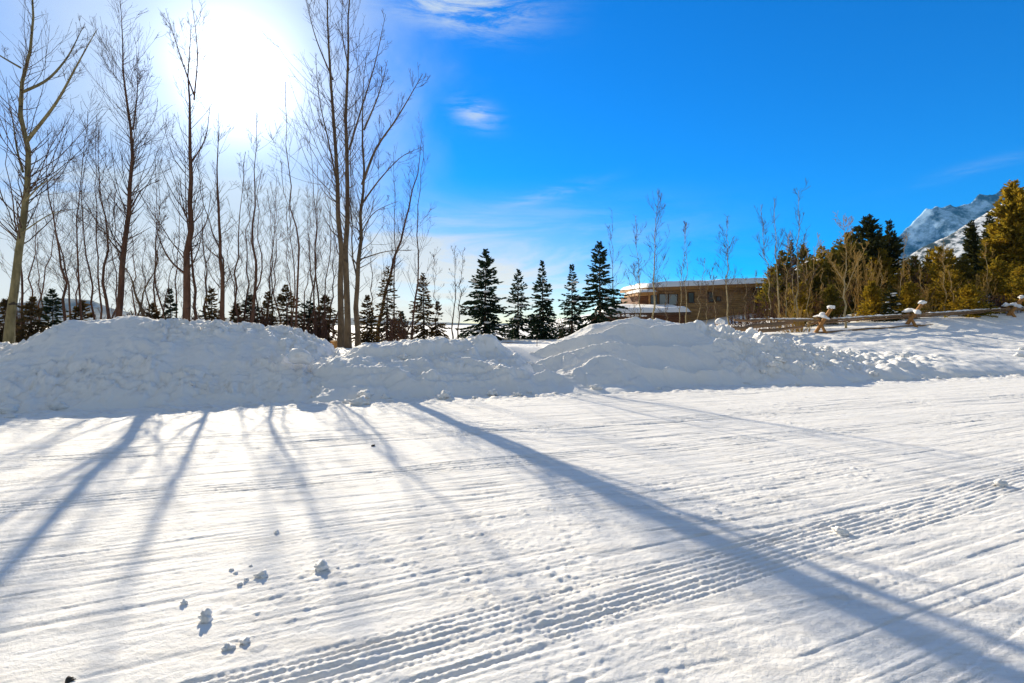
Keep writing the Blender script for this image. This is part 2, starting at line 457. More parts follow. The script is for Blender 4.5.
clod(70, 679, 8, 'dark pebble on the snow at the lower left corner', 32, 'dark bits on the snow', DIRT, 'pebble', 'pebble')
clod(1000, 486, 11, 'icy snow lump on the tyre track at right', 33)
clod(840, 533, 16, 'flattened icy snow lump lying on the tyre tracks', 34, flat=.45)

def surf_clod(px, py, d, w, label, seed, group, sq=(1, .9, .75)):
    p = at(px, py, d); r_ = w/F*d/2
    mb = MB(); mb.blob(p, np.array(sq)*r_, seed, 3, .3)
    return tag(mb.build('snow_chunk', S_BANK, origin=p), label, 'snow chunk', group)

# ------------------------------------------------------------------ trees
def resample(P, n):
    P = np.asarray(P, float); s = np.concatenate([[0], np.cumsum(np.linalg.norm(np.diff(P, axis=0), axis=1))])
    # smooth through control points with a Catmull-Rom style cubic
    t = np.linspace(0, s[-1], n); out = np.empty((n, 3))
    m = np.gradient(P, s, axis=0)
    k = np.clip(np.searchsorted(s, t, side='right')-1, 0, len(s)-2)
    h = (s[k+1]-s[k]); q = (t-s[k])/h
    h00 = 2*q**3-3*q**2+1; h10 = q**3-2*q**2+q; h01 = -2*q**3+3*q**2; h11 = q**3-q**2
    return h00[:, None]*P[k]+(h10*h)[:, None]*m[k]+h01[:, None]*P[k+1]+(h11*h)[:, None]*m[k+1]

def grow(P, Rd, n, L, ang, up, rng, t0=.2, t1=1., npts=5, wig=.18, rr=.5, rmin=.005, taper_len=True, idx=None):
    """n children on random parents of (B,N,3); L is child length (scalar or per parent)"""
    B, N, _ = P.shape
    if idx is None: idx = rng.integers(0, B, n)
    n = len(idx)
    t = t0+(t1-t0)*rng.random(n)**1.05
    f = t*(N-1); k = np.clip(f.astype(int), 0, N-2); q = (f-k)[:, None]
    base = P[idx, k]*(1-q)+P[idx, k+1]*q
    rb = Rd[idx, k]*(1-q[:, 0])+Rd[idx, k+1]*q[:, 0]
    T = P[idx, k+1]-P[idx, k]; T /= np.linalg.norm(T, axis=1, keepdims=True)+1e-9
    rv = rng.normal(size=(n, 3)); pe = rv-(rv*T).sum(1, keepdims=True)*T; pe /= np.linalg.norm(pe, axis=1, keepdims=True)
    a_ = np.radians(ang)*(.75+.5*rng.random(n))
    D = T*np.cos(a_)[:, None]+pe*np.sin(a_)[:, None]
    Ln = (np.asarray(L)[idx] if np.ndim(L) else L)*(.55+.75*rng.random(n))
    if taper_len: Ln = Ln*(1.15-.7*t)
    out = np.empty((n, npts, 3)); out[:, 0] = base
    st = (Ln/(npts-1))[:, None]
    for j in range(1, npts):
        D = D+np.array([0, 0, up])/(npts-1)+rng.normal(size=(n, 3))*wig*np.array([1, 1, .6])
        D /= np.linalg.norm(D, axis=1, keepdims=True)
        out[:, j] = out[:, j-1]+D*st
    r0 = np.maximum(np.minimum(rb*rr, .02*Ln+.004), rmin)
    rad = r0[:, None]*np.linspace(1, .35, npts)[None]; rad = np.maximum(rad, rmin*.8)
    return out, rad, Ln

def bare_tree(label, stems, d, r0, seed, bark=None, twig=None, dens=1., limbs=(), name='bare_tree', spread=1., group=None, dj=.12, rmin=.0045, up=.9, low=.22):
    bark = bark or B_DARK; twig = twig or B_TWIG
    rng = np.random.default_rng(seed)
    if seed <= 22: d *= 1.2; r0 = np.asarray(r0)*1.2; limbs = [(l[0], l[1]*1.2, *l[2:]) for l in limbs]
    P = []
    for j, s_ in enumerate(stems):
        dd = d+dj*j
        pts = [at(px, py, dd) for px, py in s_]
        pts = np.array(pts)
        pts[1:, 1] += np.cumsum(rng.normal(size=len(pts)-1))*.10
        z = gz(pts[0, 0], pts[0, 1])-.15
        b = pts[0].copy(); b[2] = min(z, pts[0, 2]-.05)
        pts = np.vstack([b, pts]) if b[2] < pts[0, 2]-.04 else pts
        q_ = resample(pts, 14); q_[2:-1] += rng.normal(size=(11, 3))*np.array([.028, .03, 0])*(d/15); P.append(q_)
    base = P[0][0].copy()
    root = empty(name, base, label, 'tree', group or 'bare trees behind the snow banks')
    allP = []; allR = []
    for j, p in enumerate(P):
        rr = .64*(r0 if np.ndim(r0) == 0 else r0[j])
        rad = np.maximum(rr*(1-np.linspace(0, 1, 14))**1.05*.95+rr*.02, .009)
        rad[0] *= 1.25
        mb = MB(); mb.tubes(p[None], rad[None], 9)
        mb.build('trunk', bark, root)
        allP.append(p); allR.append(rad)
    for lm in limbs:
        pts = np.array([at(px, py, d) for px, py in lm[0]])
        pts[:, 1] += np.linspace(0, lm[2] if len(lm) > 2 else rng.normal()*.8, len(pts))
        p = resample(pts, 14); rad = .62*lm[1]*np.linspace(1, .16, 14)
        mb = MB(); mb.tubes(p[None], rad[None], 7); mb.build('limb', bark, root)
        allP.append(p); allR.append(rad)
    P = np.array(allP); Rd = np.array(allR)
    Ht = np.array([np.linalg.norm(p[-1]-p[0]) for p in P])
    mb = MB()
    n1 = max(12, int((26*len(stems)+13*len(limbs))*dens))
    wt = Ht/Ht.sum(); ix = rng.choice(len(P), n1, p=wt); ixb = rng.choice(len(P), int(n1*2.2), p=wt)
    Lp = np.where(np.arange(len(P)) < len(stems), .21*Ht, np.minimum(.30*Ht, .9))
    p1, r1, L1 = grow(P, Rd, n1, Lp*spread, 44, up, rng, low, .98, 7, .10, .20, rmin, idx=ix)
    p2, r2, L2 = grow(p1, r1, int(n1*5.5*dens**.5), L1*.5, 38, .55, rng, .15, 1, 5, .12, .6, rmin)
    p2b, r2b, _ = grow(P, Rd, int(n1*2.0), .07*Ht, 48, .4, rng, .25, 1, 4, .14, .25, rmin, idx=ixb)
    p3, r3, _ = grow(p2, r2, int(n1*11*dens**.5), L2*.6, 36, .35, rng, .2, 1, 4, .14, .55, rmin*.55)
    mb.tubes(p1, r1, 5); mb.tubes(p2, r2, 4); mb.tubes(p2b, r2b, 4); mb.tubes(p3, r3, 3)
    mb.build('crown', twig, root)
    return root

bt = bare_tree
bt('largest pale green aspen trunk with dark knots at the far left edge', [[(8, 350), (12, 295), (20, 215), (25, 160), (21, 110), (21, 65), (26, 30), (28, -20), (31, -90)]],
   12.5, .165, 1, B_ASPEN, dens=.8, limbs=[([(27, 141), (68, 105), (95, 79), (124, 50)], .07, -1), ([(23, 92), (39, 78), (52, 55), (66, 15)], .06, .6), ([(26, 200), (50, 190), (80, 180)], .035, -.7), ([(23, 172), (12, 150), (2, 118), (-8, 90)], .045, .5), ([(21, 68), (8, 60), (-14, 44)], .04, -.4), ([(18, 235), (52, 210), (84, 205)], .03, .4)])
bt('slim dark bare tree just right of the pale knotted aspen', [[(22, 340), (20, 260), (12, 190), (6, 110)]], 15, .06, 2, dens=.6)
bt('slender leaning bare tree above the blue hill, left of the thin trio', [[(66, 330), (56, 260), (50, 200), (48, 130)]], 15.5, .075, 3, dens=1.2)
bt('thin straight bare tree, left one of a close thin pair above the blue hill', [[(82, 320), (78, 250), (84, 170), (86, 110)]], 16, .055, 4, dens=1.2)
bt('thin red brown bare tree, right one of a close thin pair above the blue hill', [[(93, 318), (90, 260), (86, 210), (94, 150)]], 16.4, .06, 5, dens=1.2)
bt('crooked dark bare tree immediately left of the thick reddish trunk', [[(107, 322), (101, 285), (100, 225), (97, 175), (98, 130)]], 15, .085, 6, dens=1.2)
bt('tall thick reddish trunk whose top forks into fine twigs, left of the sun', [[(118, 325), (122, 270), (129, 210), (134, 160), (130, 110), (126, 50), (124, -10)], [(121, 285), (118, 250), (114, 225), (116, 190)]],
   14.5, (.15, .06), 7, dens=1.4, limbs=[([(131, 208), (139, 185), (150, 175)], .04), ([(133, 130), (140, 95), (142, 50)], .035)])
bt('short pale crooked tree forking low, right of the thick reddish trunk', [[(143, 325), (139, 290), (134, 268), (126, 255)], [(142, 300), (148, 275), (158, 240), (162, 205)]], 14, (.10, .05), 8, B_COTTON, dens=.9)
bt('tall thick trunk pair standing left below the sun glare', [[(186, 328), (189, 260), (191, 190), (194, 110), (194, 30)], [(196, 326), (193, 270), (186, 215), (184, 150)]], 14, (.185, .08), 9, dens=.8,
   limbs=[([(187, 275), (170, 262), (156, 240), (148, 205)], .05, .3), ([(194, 95), (186, 60), (178, 20)], .035), ([(194, 100), (205, 60), (207, 15)], .035), ([(190, 165), (203, 140), (208, 100)], .035)])
bt('small slanting bare stem between the pale crooked tree and the thick trunk pair', [[(163, 328), (168, 300), (176, 270), (180, 235)]], 14.5, .04, 10, dens=.5)
bt('dark bare tree with a wide low fork directly below the sun', [[(223, 328), (221, 270), (217, 235), (214, 190), (215, 110)], [(219, 245), (209, 225), (201, 200), (196, 160)]], 14.2, (.12, .06), 11, dens=.55, limbs=[([(219, 258), (204, 248), (192, 235)], .03)])
bt('thin single bare stem right of the wide low fork', [[(237, 328), (236, 270), (239, 215), (243, 150)]], 15.5, .06, 12, dens=.7)
bt('bare tree with two stems parting in a narrow V, left of the clustered stems', [[(250, 332), (253, 285), (254, 220), (256, 165), (257, 115)], [(253, 300), (262, 270), (260, 235), (263, 170)]], 14.5, (.085, .055), 13, dens=.6)
bt('thin leaning stem left of the clustered stems', [[(275, 332), (270, 295), (273, 250), (270, 190)]], 17, .05, 14, dens=.6)
bt('bare tree of clustered dark curving stems midway between sun and twin cottonwoods', [[(296, 334), (299, 285), (302, 260), (295, 215), (291, 150), (288, 85)], [(293, 330), (293, 280), (289, 220), (284, 165)], [(289, 330), (287, 270), (285, 205)]], 14.5, (.06, .042, .032), 15, dens=.5)
bt('thin straight stem just left of the twin cottonwoods', [[(313, 336), (315, 290), (317, 230), (316, 160)]], 16, .055, 16, dens=.7)
bt('slight stem leaning right, hard left of the twin cottonwoods', [[(326, 338), (325, 290), (329, 240), (322, 170)]], 17, .045, 17, dens=.6)
bt('tallest twin trunk cottonwood with tops beyond the picture, left of centre', [[(341, 345), (341, 290), (339, 210), (336, 140), (331, 60), (326, -30), (322, -80)], [(348, 344), (348, 280), (349, 200), (349, 110), (350, 20), (352, -80)]],
   14.5, (.15, .145), 18, B_COTTON, dens=.8, low=.35, dj=-1.1, limbs=[([(338, 190), (326, 140), (314, 95), (306, 40)], .045, .8), ([(349, 150), (362, 115), (378, 70), (390, 25)], .05, -.6), ([(333, 80), (318, 40), (310, 0)], .04, -.5), ([(349, 70), (340, 30), (338, -20)], .035, .5)])
bt('cottonwood with a long limb sweeping up to the right, beside the twin trunks', [[(358, 346), (357, 290), (360, 220), (364, 170), (362, 110), (366, 50)], [(357, 300), (353, 240), (352, 170), (356, 110)]], 12.45, (.115, .05), 19, B_COTTON, dens=.75, low=.3,
   limbs=[([(362, 185), (378, 150), (398, 125), (426, 82)], .06, -.5), ([(361, 205), (380, 175), (402, 150), (418, 140)], .04, .6), ([(364, 130), (378, 90), (385, 55)], .04, .3), ([(358, 260), (384, 250), (412, 247)], .03, .6), ([(358, 240), (376, 215), (402, 205)], .03, -.5)])
bt('slender bare tree leaning right beside the small brown conifers', [[(377, 342), (387, 290), (403, 230), (417, 175), (420, 120)]], 20.5, .125, 20, dens=.9, spread=.8)
bt('faint bare tree with a close pair of thin stems left of the tallest dark spruce', [[(453, 340), (454, 300), (455, 245)], [(458, 341), (460, 300), (463, 250)]], 19, (.05, .045), 21, B_COTTON, dens=.6, spread=.8)
bt('thin leafless sapling between the small brown conifers and the thin pair', [[(437, 340), (436, 300), (434, 255)]], 20, .035, 22, dens=.5)
g2 = 'bare trees around the house'
bt('tall bare aspen in front of the left end of the house roof', [[(655, 330), (654, 290), (656, 240), (658, 190)]], 30, .10, 23, B_PALE, B_TWIG, dens=.9, group=g2, rmin=.008)
bt('faint bare tree left of the tall aspen at the house, right of the last spruce', [[(640, 330), (640, 290), (638, 250), (636, 215)], [(637, 330), (636, 300), (634, 262)]], 32, (.06, .04), 24, B_PALE, dens=.6, group=g2, rmin=.008)
bt('faint bare sapling behind the last ragged spruce of the row', [[(612, 335), (613, 280), (612, 210)]], 33, .05, 25, dens=.5, group=g2, rmin=.008)
bt('thin pair of pale stems rising before the light house window', [[(679, 330), (681, 280), (684, 225)], [(686, 330), (686, 280), (688, 222)]], 32, (.05, .05), 26, B_PALE, dens=.45, group=g2, rmin=.009, spread=.6)
bt('bare tree standing before the middle of the wooden house wall', [[(729, 332), (729, 290), (729, 255), (729, 215)]], 30, .085, 27, B_PALE, dens=.9, group=g2, rmin=.008)
bt('bare tree bending left at the right end of the house', [[(772, 334), (768, 290), (764, 250), (760, 205)]], 30, .07, 28, B_PALE, dens=.6, group=g2, rmin=.008)
bt('straight pale bare aspen at the left edge of the conifer grove', [[(779, 335), (778, 290), (775, 245), (774, 200)]], 27, .085, 29, B_PALE, dens=.6, group=g2, rmin=.008)
bt('tall pale aspen with two stems left of the first snow capped fence buck', [[(798, 330), (799, 280), (801, 235), (800, 190)], [(796, 330), (794, 280), (792, 230)]], 28, (.085, .06), 30, B_PALE, dens=.8, group=g2, rmin=.008)
bt('pale golden aspen with upswept limbs just right of the first snow capped fence buck', [[(846, 332), (845, 300), (846, 265), (844, 215)]], 26, .09, 31, B_PALE, B_GOLD, dens=.9, group=g2, rmin=.009, limbs=[([(846, 285), (838, 268), (830, 250)], .04, .4), ([(846, 290), (857, 268), (872, 243)], .035, .3)])
bt('leaning pale sapling between the two pale aspens near the fence', [[(808, 330), (812, 285), (820, 235)]], 29, .045, 32, B_PALE, B_GOLD, dens=.5, group=g2, rmin=.008)
bt('pale bare tree in front of the big golden pine at the right edge', [[(1017, 305), (1016, 270), (1017, 240)]], 33, .09, 33, B_PALE, B_GOLD, dens=.7, group=g2, rmin=.008)

LATER = []
def conifer(label, px, top, base, d, hw, seed, leaf=None, snow=0., name='spruce', group='spruces in a row behind the snow banks', kind='spruce', dens=1., droop=.35, bare=.04):
    leaf = leaf or L_SPRUCE
    rng = np.random.default_rng(1000+seed)
    x, y = (px-512)/F*d, d
    zb = min(gz(x, y), CH+(HZ-base)/F*d)-.1
    zt = CH+(HZ-top)/F*d; H = zt-zb; Rm = 1.2*hw/F*d
    root = empty(name, (x, y, zb), label, 'tree', group)
    lean = rng.normal(size=2)*.012*H
    ts = np.linspace(0, 1, 8)
    TP = np.stack([x+lean[0]*ts**2, y+lean[1]*ts**2, zb+H*ts], -1)
    mb = MB(); mb.tubes(TP[None], (np.maximum(.018*H*(1-ts), .01))[None], 7); mb.build('trunk', B_SPRUCE, root)
    if kind == 'spruce':
        nb = int(250*dens*max(.6, min(1.6, H/5)))
        t = bare+(1-bare-.01)*rng.random(nb)**1.05
        az = rng.random(nb)*2*PI
        lean_out = (1-t)**rng.uniform(.7, 1.0)*(1+.30*noise(t*9, t*0+seed, seed+3))
        sect = 1+.25*noise(az*1.2+seed, t*6, seed)
        Ln = np.maximum(Rm*lean_out*(.62+.5*rng.random(nb))*sect, .05*Rm+.03)
        el = np.radians(-18+70*t**2.2)+rng.normal(size=nb)*.12
    else:                                   # pine / fir with a fuller ragged crown
        nb = int(300*dens*max(.7, min(2., H/7)))
        t = bare+(1-bare-.01)*rng.random(nb)
        az = rng.random(nb)*2*PI
        shape = np.clip(1.15*(1-t)**.62, .05, 1)*np.clip((t-bare)/.12+.55, 0, 1)
        sect = .78+.5*noise(az*1.1+seed*2, t*5.5, seed)+.25*noise(az*.6, t*13, seed+1)
        Ln = np.maximum(Rm*shape*sect*(.7+.4*rng.random(nb)), .12*Rm)
        el = np.radians(5+38*t)+rng.normal(size=nb)*.18
    k = t*7; ki = np.clip(k.astype(int), 0, 6); q = (k-ki)[:, None]
    b = TP[ki]*(1-q)+TP[ki+1]*q
    D = np.stack([np.cos(az)*np.cos(el), np.sin(az)*np.cos(el), np.sin(el)], -1)
    M = 6; bp = np.empty((nb, M, 3)); bp[:, 0] = b
    for j in range(1, M):
        D = D+np.array([0, 0, 1.])*(-droop*.5 if j < 4 else droop*.9)/M+rng.normal(size=(nb, 3))*.05
        D /= np.linalg.norm(D, axis=1, keepdims=True)
        bp[:, j] = bp[:, j-1]+D*(Ln/(M-1))[:, None]
    mb = MB(); mb.tubes(bp, np.maximum((.012*Ln+.004)[:, None]*np.linspace(1, .3, M), .004), 3)
    # needle sprays: narrow crossed blades fanned along every bough
    per = np.clip((Ln/(.034 if kind == 'spruce' else .042)), 6, 40).astype(int)
    if d > 39: per = np.clip(per*2//3, 4, 22)
    idx = np.repeat(np.arange(nb), per); n = len(idx)
    f = rng.random(n)**.75*(M-1.001); k2 = f.astype(int); q2 = (f-k2)[:, None]
    p = bp[idx, k2]*(1-q2)+bp[idx, k2+1]*q2
    T = bp[idx, k2+1]-bp[idx, k2]; T /= np.linalg.norm(T, axis=1, keepdims=True)+1e-9
    side = np.cross(T, [0, 0, 1.]); side /= np.linalg.norm(side, axis=1, keepdims=True)+1e-9
    sg = np.where(rng.random(n) < .5, -1., 1.)[:, None]
    S = T*(.75+.3*rng.random((n, 1)))+side*sg*(.75*rng.random((n, 1))+.15)+rng.normal(size=(n, 3))*(.16 if kind == 'spruce' else .32)
    if kind == 'spruce': S[:, 2] -= .12
    else: S[:, 2] += .15
    S /= np.linalg.norm(S, axis=1, keepdims=True)
    sl = (.11+.15*rng.random(n))*np.clip(H/5, .7, 2.0)*(1 if kind == 'spruce' else 1.15)
    sl = np.minimum(sl, Ln[idx]*.6+.06)
    wd = sl*(.13+.10*rng.random(n))
    nv = rng.normal(size=(n, 3)); W = np.cross(S, nv); W /= np.linalg.norm(W, axis=1, keepdims=True)+1e-9
    W2 = np.cross(S, W)
    for Wk in (W, W2):
        v = np.stack([p, p+S*(sl*.45)[:, None]+Wk*wd[:, None], p+S*sl[:, None], p+S*(sl*.45)[:, None]-Wk*wd[:, None]], 1)
        mb.add(v, np.arange(n*4).reshape(n, 4))
    mb.build('crown', leaf, root, smooth=False)
    if snow > 0:
        ids = np.where((t < .8) & (np.cos(az+PI/2) > -.3))[0]; rng.shuffle(ids)
        for i in ids[:int(snow*40)]:
            mb = MB(); j = rng.integers(2, 5); c = bp[i, j]; rr = (.06+.08*rng.random())*np.clip(H/5, .7, 1.6)
            mb.blob(c+np.array([0, 0, rr*.45]), (rr*1.3, rr*1.1, rr*.5), int(i), 2, .3)
            mb.build('snow_clump', S_CAP, root)
    return root

cf = conifer
gl = 'small dark conifers beneath the bare trees'
cf('tallest dark spruce with snow on its low boughs, first of the row', 485, 249, 346, 24, 25, 1, snow=.9, dens=1.5)
cf('narrow dark spruce, second of the row from the left', 518, 270, 345, 25, 17, 2, snow=.6, dens=1.2, droop=.5)
cf('dark spire shaped spruce in the middle of the row', 543, 261, 345, 25, 16, 3, snow=.5, dens=1.5)
cf('thin topped dark spruce, fourth of the row', 572, 265, 342, 26, 19, 4, snow=.5, dens=1.2, droop=.6)
cf('ragged open spruce with uneven boughs, last of the row beside the house', 600, 242, 335, 26, 23, 5, dens=1.05, snow=.06, droop=.2)
cf('wide brownish conifer just right of the twin cottonwoods', 387, 268, 342, 24, 17, 6, L_BROWN, group=gl)
cf('brown green conifer standing in open snow right of the leaning bare tree', 424, 274, 340, 24, 17, 7, L_BROWN, group=gl, dens=1.2)
cf('short brown conifer touching the right side of a taller one in open snow', 438, 302, 340, 24, 13, 8, L_BROWN, group=gl)
for i, (px, top, hw, d, lb) in enumerate([
    (5, 300, 14, 19, 'low dark conifer at the left edge behind the knotted aspen'),
    (31, 298, 11, 18, 'dark conifer just right of the knotted aspen trunk'),
    (53, 290, 10, 19, 'narrow dark conifer in front of the left end of the blue hill'),
    (82, 302, 12, 20, 'rounded dark conifer in front of the middle of the blue hill'),
    (152, 304, 9, 21, 'little dark conifer right of the pale crooked tree'),
    (171, 290, 9, 20, 'small pointed conifer left of the thick trunk pair'),
    (212, 288, 10, 19, 'dark dense conifer between the trunk pair and the wide fork'),
    (236, 304, 9, 20, 'small conifer right of the wide low fork'),
    (250, 296, 12, 21, 'brownish conifer around the foot of the V shaped stems'),
    (268, 292, 10, 20, 'dark conifer hugging the right side of the V shaped stems'),
    (287, 286, 13, 20, 'broad brown conifer behind the clustered stems'),
    (309, 302, 11, 21, 'low brown conifer right of the clustered stems'),
    (325, 296, 11, 21, 'pointed dark conifer left of the twin cottonwoods'),
    (367, 296, 11, 21, 'dark conifer close behind the cottonwood with the sweeping limb'),
    (402, 312, 9, 26, 'tiny dark conifer under the leaning bare tree')]):
    cf(lb, px, top, 340, d, hw*1.45, 20+i, (L_BROWN, L_BROWN, L_SPRUCE)[i % 3], group=gl, dens=1.35)
rs = np.random.default_rng(77)
for i, px in enumerate([38, 75, 112, 136, 158, 176, 205, 230, 262, 282, 303, 320, 333, 371, 395, 412, 30, 48, 70, 100, 150, 168, 212, 243, 268, 292, 309, 328]):
    d_ = 20+8*rs.random(); top = (175 if 170 < px < 315 else 110)+(75 if 170 < px < 315 else 130)*rs.random(); dx = rs.normal()*8
    bt('thin bare sapling standing among the thicker trunks at left', [[(px, 330), (px+dx*.4+rs.normal()*3, 290), (px+dx*.7+rs.normal()*3, (290+top)/2), (px+dx, top)]], d_, .075, 200+i, dens=.7, group='thin saplings among the left trees', spread=.9)
for i, (px, top, hw, lb) in enumerate([(18, 300, 22, 'dark twiggy bush at the far left edge behind the knotted aspen'), (118, 306, 18, 'low twiggy bush at the foot of the thick reddish trunk'), (200, 303, 20, 'low twiggy bush between the trunk pair and the forked tree below the sun'),
        (262, 300, 18, 'low twiggy bush right of the narrow V of stems'), (318, 304, 20, 'low twiggy bush left of the twin cottonwoods'), (398, 312, 18, 'low twiggy bush behind the slender leaning tree')]):
    LATER.append((lb, px, top, 338, 19.5, hw, 30+i))

gr = 'evergreens of the sunlit grove at right'
R_TREES = [
    # label, px, top, base, d, halfwidth, leaf, kind
    ('olive conifer at the left end of the grove beside the house', 781, 252, 318, 36, 15, L_PINE, 'pine'),
    ('narrow green spruce behind the pale two stemmed aspen', 790, 240, 318, 38, 13, L_DARKP, 'spruce'),
    ('bushy olive conifer right of the pale two stemmed aspen', 812, 258, 318, 36, 17, L_PINE, 'pine'),
    ('pointed olive conifer left of the golden aspen near the fence', 830, 250, 318, 36, 15, L_PINE, 'pine'),
    ('tall dark fir behind the golden aspen, left of the darkest pair of tops', 848, 234, 318, 38, 17, L_PINE, 'pine'),
    ('dark flat topped pine on the left of the mountain gap', 868, 217, 318, 40, 18, L_DARKP, 'pine'),
    ('darkest pointed fir at the left foot of the mountain slope', 890, 221, 318, 40, 14, L_DARKP, 'pine'),
    ('olive young pine below the mountain, left of the brown willows', 905, 262, 316, 37, 13, L_PINE, 'pine'),
    ('yellow green pine below the white mountain slope', 938, 248, 314, 34, 16, L_GOLD, 'pine'),
    ('short bright yellow green pine right of the second fence buck', 950, 272, 314, 31, 17, L_GOLD, 'pine'),
    ('dark spruce leaning on the left of the big golden pine', 973, 222, 312, 38, 12, L_DARKP, 'pine'),
    ('dark green fir between the dark spruce and the big golden pine', 990, 211, 311, 41, 11, L_DARKP, 'pine'),
    ('biggest golden green pine rising to the right edge of the picture', 1014, 183, 310, 33, 26, L_GOLD, 'pine'),
    ('young yellow pine at the foot of the big golden pine', 997, 262, 311, 31, 17, L_GOLD, 'pine'),
    ('tall pine cut by the right edge behind the big golden pine', 1045, 196, 310, 38, 26, L_PINE, 'pine'),
    ('broad golden pine behind the brown bush at the end of the house', 772, 268, 318, 39, 16, L_GOLD, 'pine'),
    ('full golden pine behind the leaning pale sapling', 820, 262, 318, 41, 18, L_GOLD, 'pine'),
    ('olive gold pine filling the gap behind the golden aspen', 858, 244, 318, 42, 18, L_PINE, 'pine'),
    ('golden pine below the two darkest tops', 880, 250, 317, 39, 17, L_GOLD, 'pine'),
    ('low golden pine under the darkest fir at the mountain foot', 900, 270, 316, 36, 15, L_GOLD, 'pine'),
    ('low olive pine among the willows below the mountain', 922, 268, 315, 37, 15, L_PINE, 'pine'),
    ('rounded golden pine left of the dark spruce near the big pine', 958, 264, 313, 36, 16, L_GOLD, 'pine'),
    ('low bright pine at the very right edge below the big golden pine', 1022, 268, 308, 29, 16, L_GOLD, 'pine'),
    ('young gold green pine just behind the second fence buck', 908, 284, 316, 29, 13, L_GOLD, 'pine'),
    ('young bright pine between the golden aspen and the low snowy spruce', 872, 282, 317, 29, 13, L_GOLD, 'pine'),
    ('young olive pine right behind the first fence buck', 830, 286, 318, 29, 12, L_PINE, 'pine'),
    ('young gold pine left of the first fence buck behind the golden shrub', 800, 284, 320, 30, 13, L_GOLD, 'pine'),
    ('broad low bright pine in front of the small snowy spruce near the last buck', 968, 286, 313, 28, 14, L_GOLD, 'pine'),
    ('olive pine behind the pale two stemmed aspen near the fence', 801, 245, 318, 42, 16, L_PINE, 'pine'),
    ('gold brown pine behind the bushy olive conifer', 823, 247, 318, 43, 15, L_GOLD, 'pine'),
    ('slim olive pine left of the dark flat topped pine', 839, 240, 318, 43, 14, L_PINE, 'pine'),
    ('dark green pine touching the left of the flat topped pine', 857, 227, 318, 44, 15, L_DARKP, 'pine'),
    ('dark pine wedged between the flat topped pine and the darkest fir', 880, 226, 318, 44, 13, L_DARKP, 'pine'),
    ('low brown gold pine in the gap right of the darkest fir', 913, 257, 316, 42, 15, L_GOLD, 'pine'),
    ('olive pine beside the yellow green pine below the white slope', 930, 250, 315, 43, 14, L_PINE, 'pine'),
    ('olive gold pine behind the short bright yellow green pine', 949, 250, 314, 42, 15, L_GOLD, 'pine'),
    ('small olive pine between the yellow pine and the dark spruce', 964, 258, 313, 33, 14, L_PINE, 'pine'),
]
for i, (lb, px, top, base, d, hw, lf, kd) in enumerate(R_TREES):
    cf(lb, px, top, base, d, hw*(1 if hw > 20 else 1.15), 60+i, lf, group=gr, kind=kd, snow=.03 if i % 2 else .0, name='pine' if kd == 'pine' else 'spruce', dens=1.5 if hw > 20 else 1.2)
cf('low snow laden spruce beside the second fence buck', 890, 286, 318, 28, 14, 90, L_DARKP, snow=.4, group=gr)
cf('tiny dark spruce dusted with snow near the last fence buck', 985, 292, 312, 30, 12, 91, L_DARKP, snow=.6, group=gr)

for i, px in enumerate([786, 806, 822, 853, 866, 884, 897, 912, 926, 943, 958, 992]):
    d_ = 28+5*rs.random(); top = 232+45*rs.random(); dx = rs.normal()*5
    bt('thin tan leafless sapling standing in the sunlit grove at right', [[(px, 322), (px+dx*.5, (322+top)/2), (px+dx, top)]], d_, .05, 300+i, B_PALE, B_GOLD, dens=.6, group='thin saplings in the sunlit grove', spread=.8, rmin=.008)
for i, px in enumerate([666, 697, 706, 716, 745, 753]):
    d_ = 31+3*rs.random(); dx = rs.normal()*4
    bt('thin bare sapling standing close before the wooden house wall', [[(px, 332), (px+dx*.5, 300), (px+dx, 258+rs.random()*25)]], d_, .04, 340+i, B_PALE, B_TWIG, dens=.6, group='thin saplings before the house', spread=1.1, rmin=.008)
def willow(label, px, top, base, d, hw, seed, mat=None, n=34, name='willow_shrub'):
    rng = np.random.default_rng(500+seed)
    x, y = (px-512)/F*d, d
    zb = min(gz(x, y), CH+(HZ-base)/F*d)-.08; H = CH+(HZ-top)/F*d-zb; Rm = hw/F*d
    root = empty(name, (x, y, zb), label, 'shrub', 'leafless brown shrubs at the forest edge')
    b = np.stack([x+rng.normal(size=n)*Rm*.35, y+rng.normal(size=n)*Rm*.35, np.full(n, zb)], -1)
    D = np.stack([rng.normal(size=n)*.28*Rm/H*2, rng.normal(size=n)*.2, np.ones(n)], -1)
    P = np.empty((n, 7, 3)); P[:, 0] = b; Ln = H*(.6+.45*rng.random(n))
    for j in range(1, 7):
        D = D+rng.normal(size=(n, 3))*np.array([.09, .09, .02]); D /= np.linalg.norm(D, axis=1, keepdims=True)
        P[:, j] = P[:, j-1]+D*(Ln/6)[:, None]
    Rd = np.maximum(.02*np.linspace(1, .25, 7)[None]*np.ones((n, 1)), .008)
    mb = MB(); mb.tubes(P, Rd, 4); mb.build('stem', mat or B_GOLD, root)
    p2, r2, L2 = grow(P, Rd, n*9, .22*Ln, 28, .5, rng, .25, 1, 5, .14, .6, .008)
    p3, r3, _ = grow(p2, r2, n*16, L2*.5, 30, .3, rng, .2, 1, 4, .16, .7, .007)
    mb = MB(); mb.tubes(p2, r2, 3); mb.tubes(p3, r3, 3); mb.build('crown', mat or B_GOLD, root)
    return root
willow('brown leafless willow thicket right of the darkest fir', 916, 272, 316, 32, 15, 1, B_DARK, 26)
willow('reddish leafless willow below the white mountain slope', 932, 256, 315, 36, 14, 2, B_DARK)
willow('golden willow shrub between the yellow pine and the big pine', 980, 276, 312, 30, 12, 3, B_GOLD, 24)
willow('tall golden bare shrub right of the golden aspen', 868, 252, 318, 30, 16, 4, B_GOLD, 20)
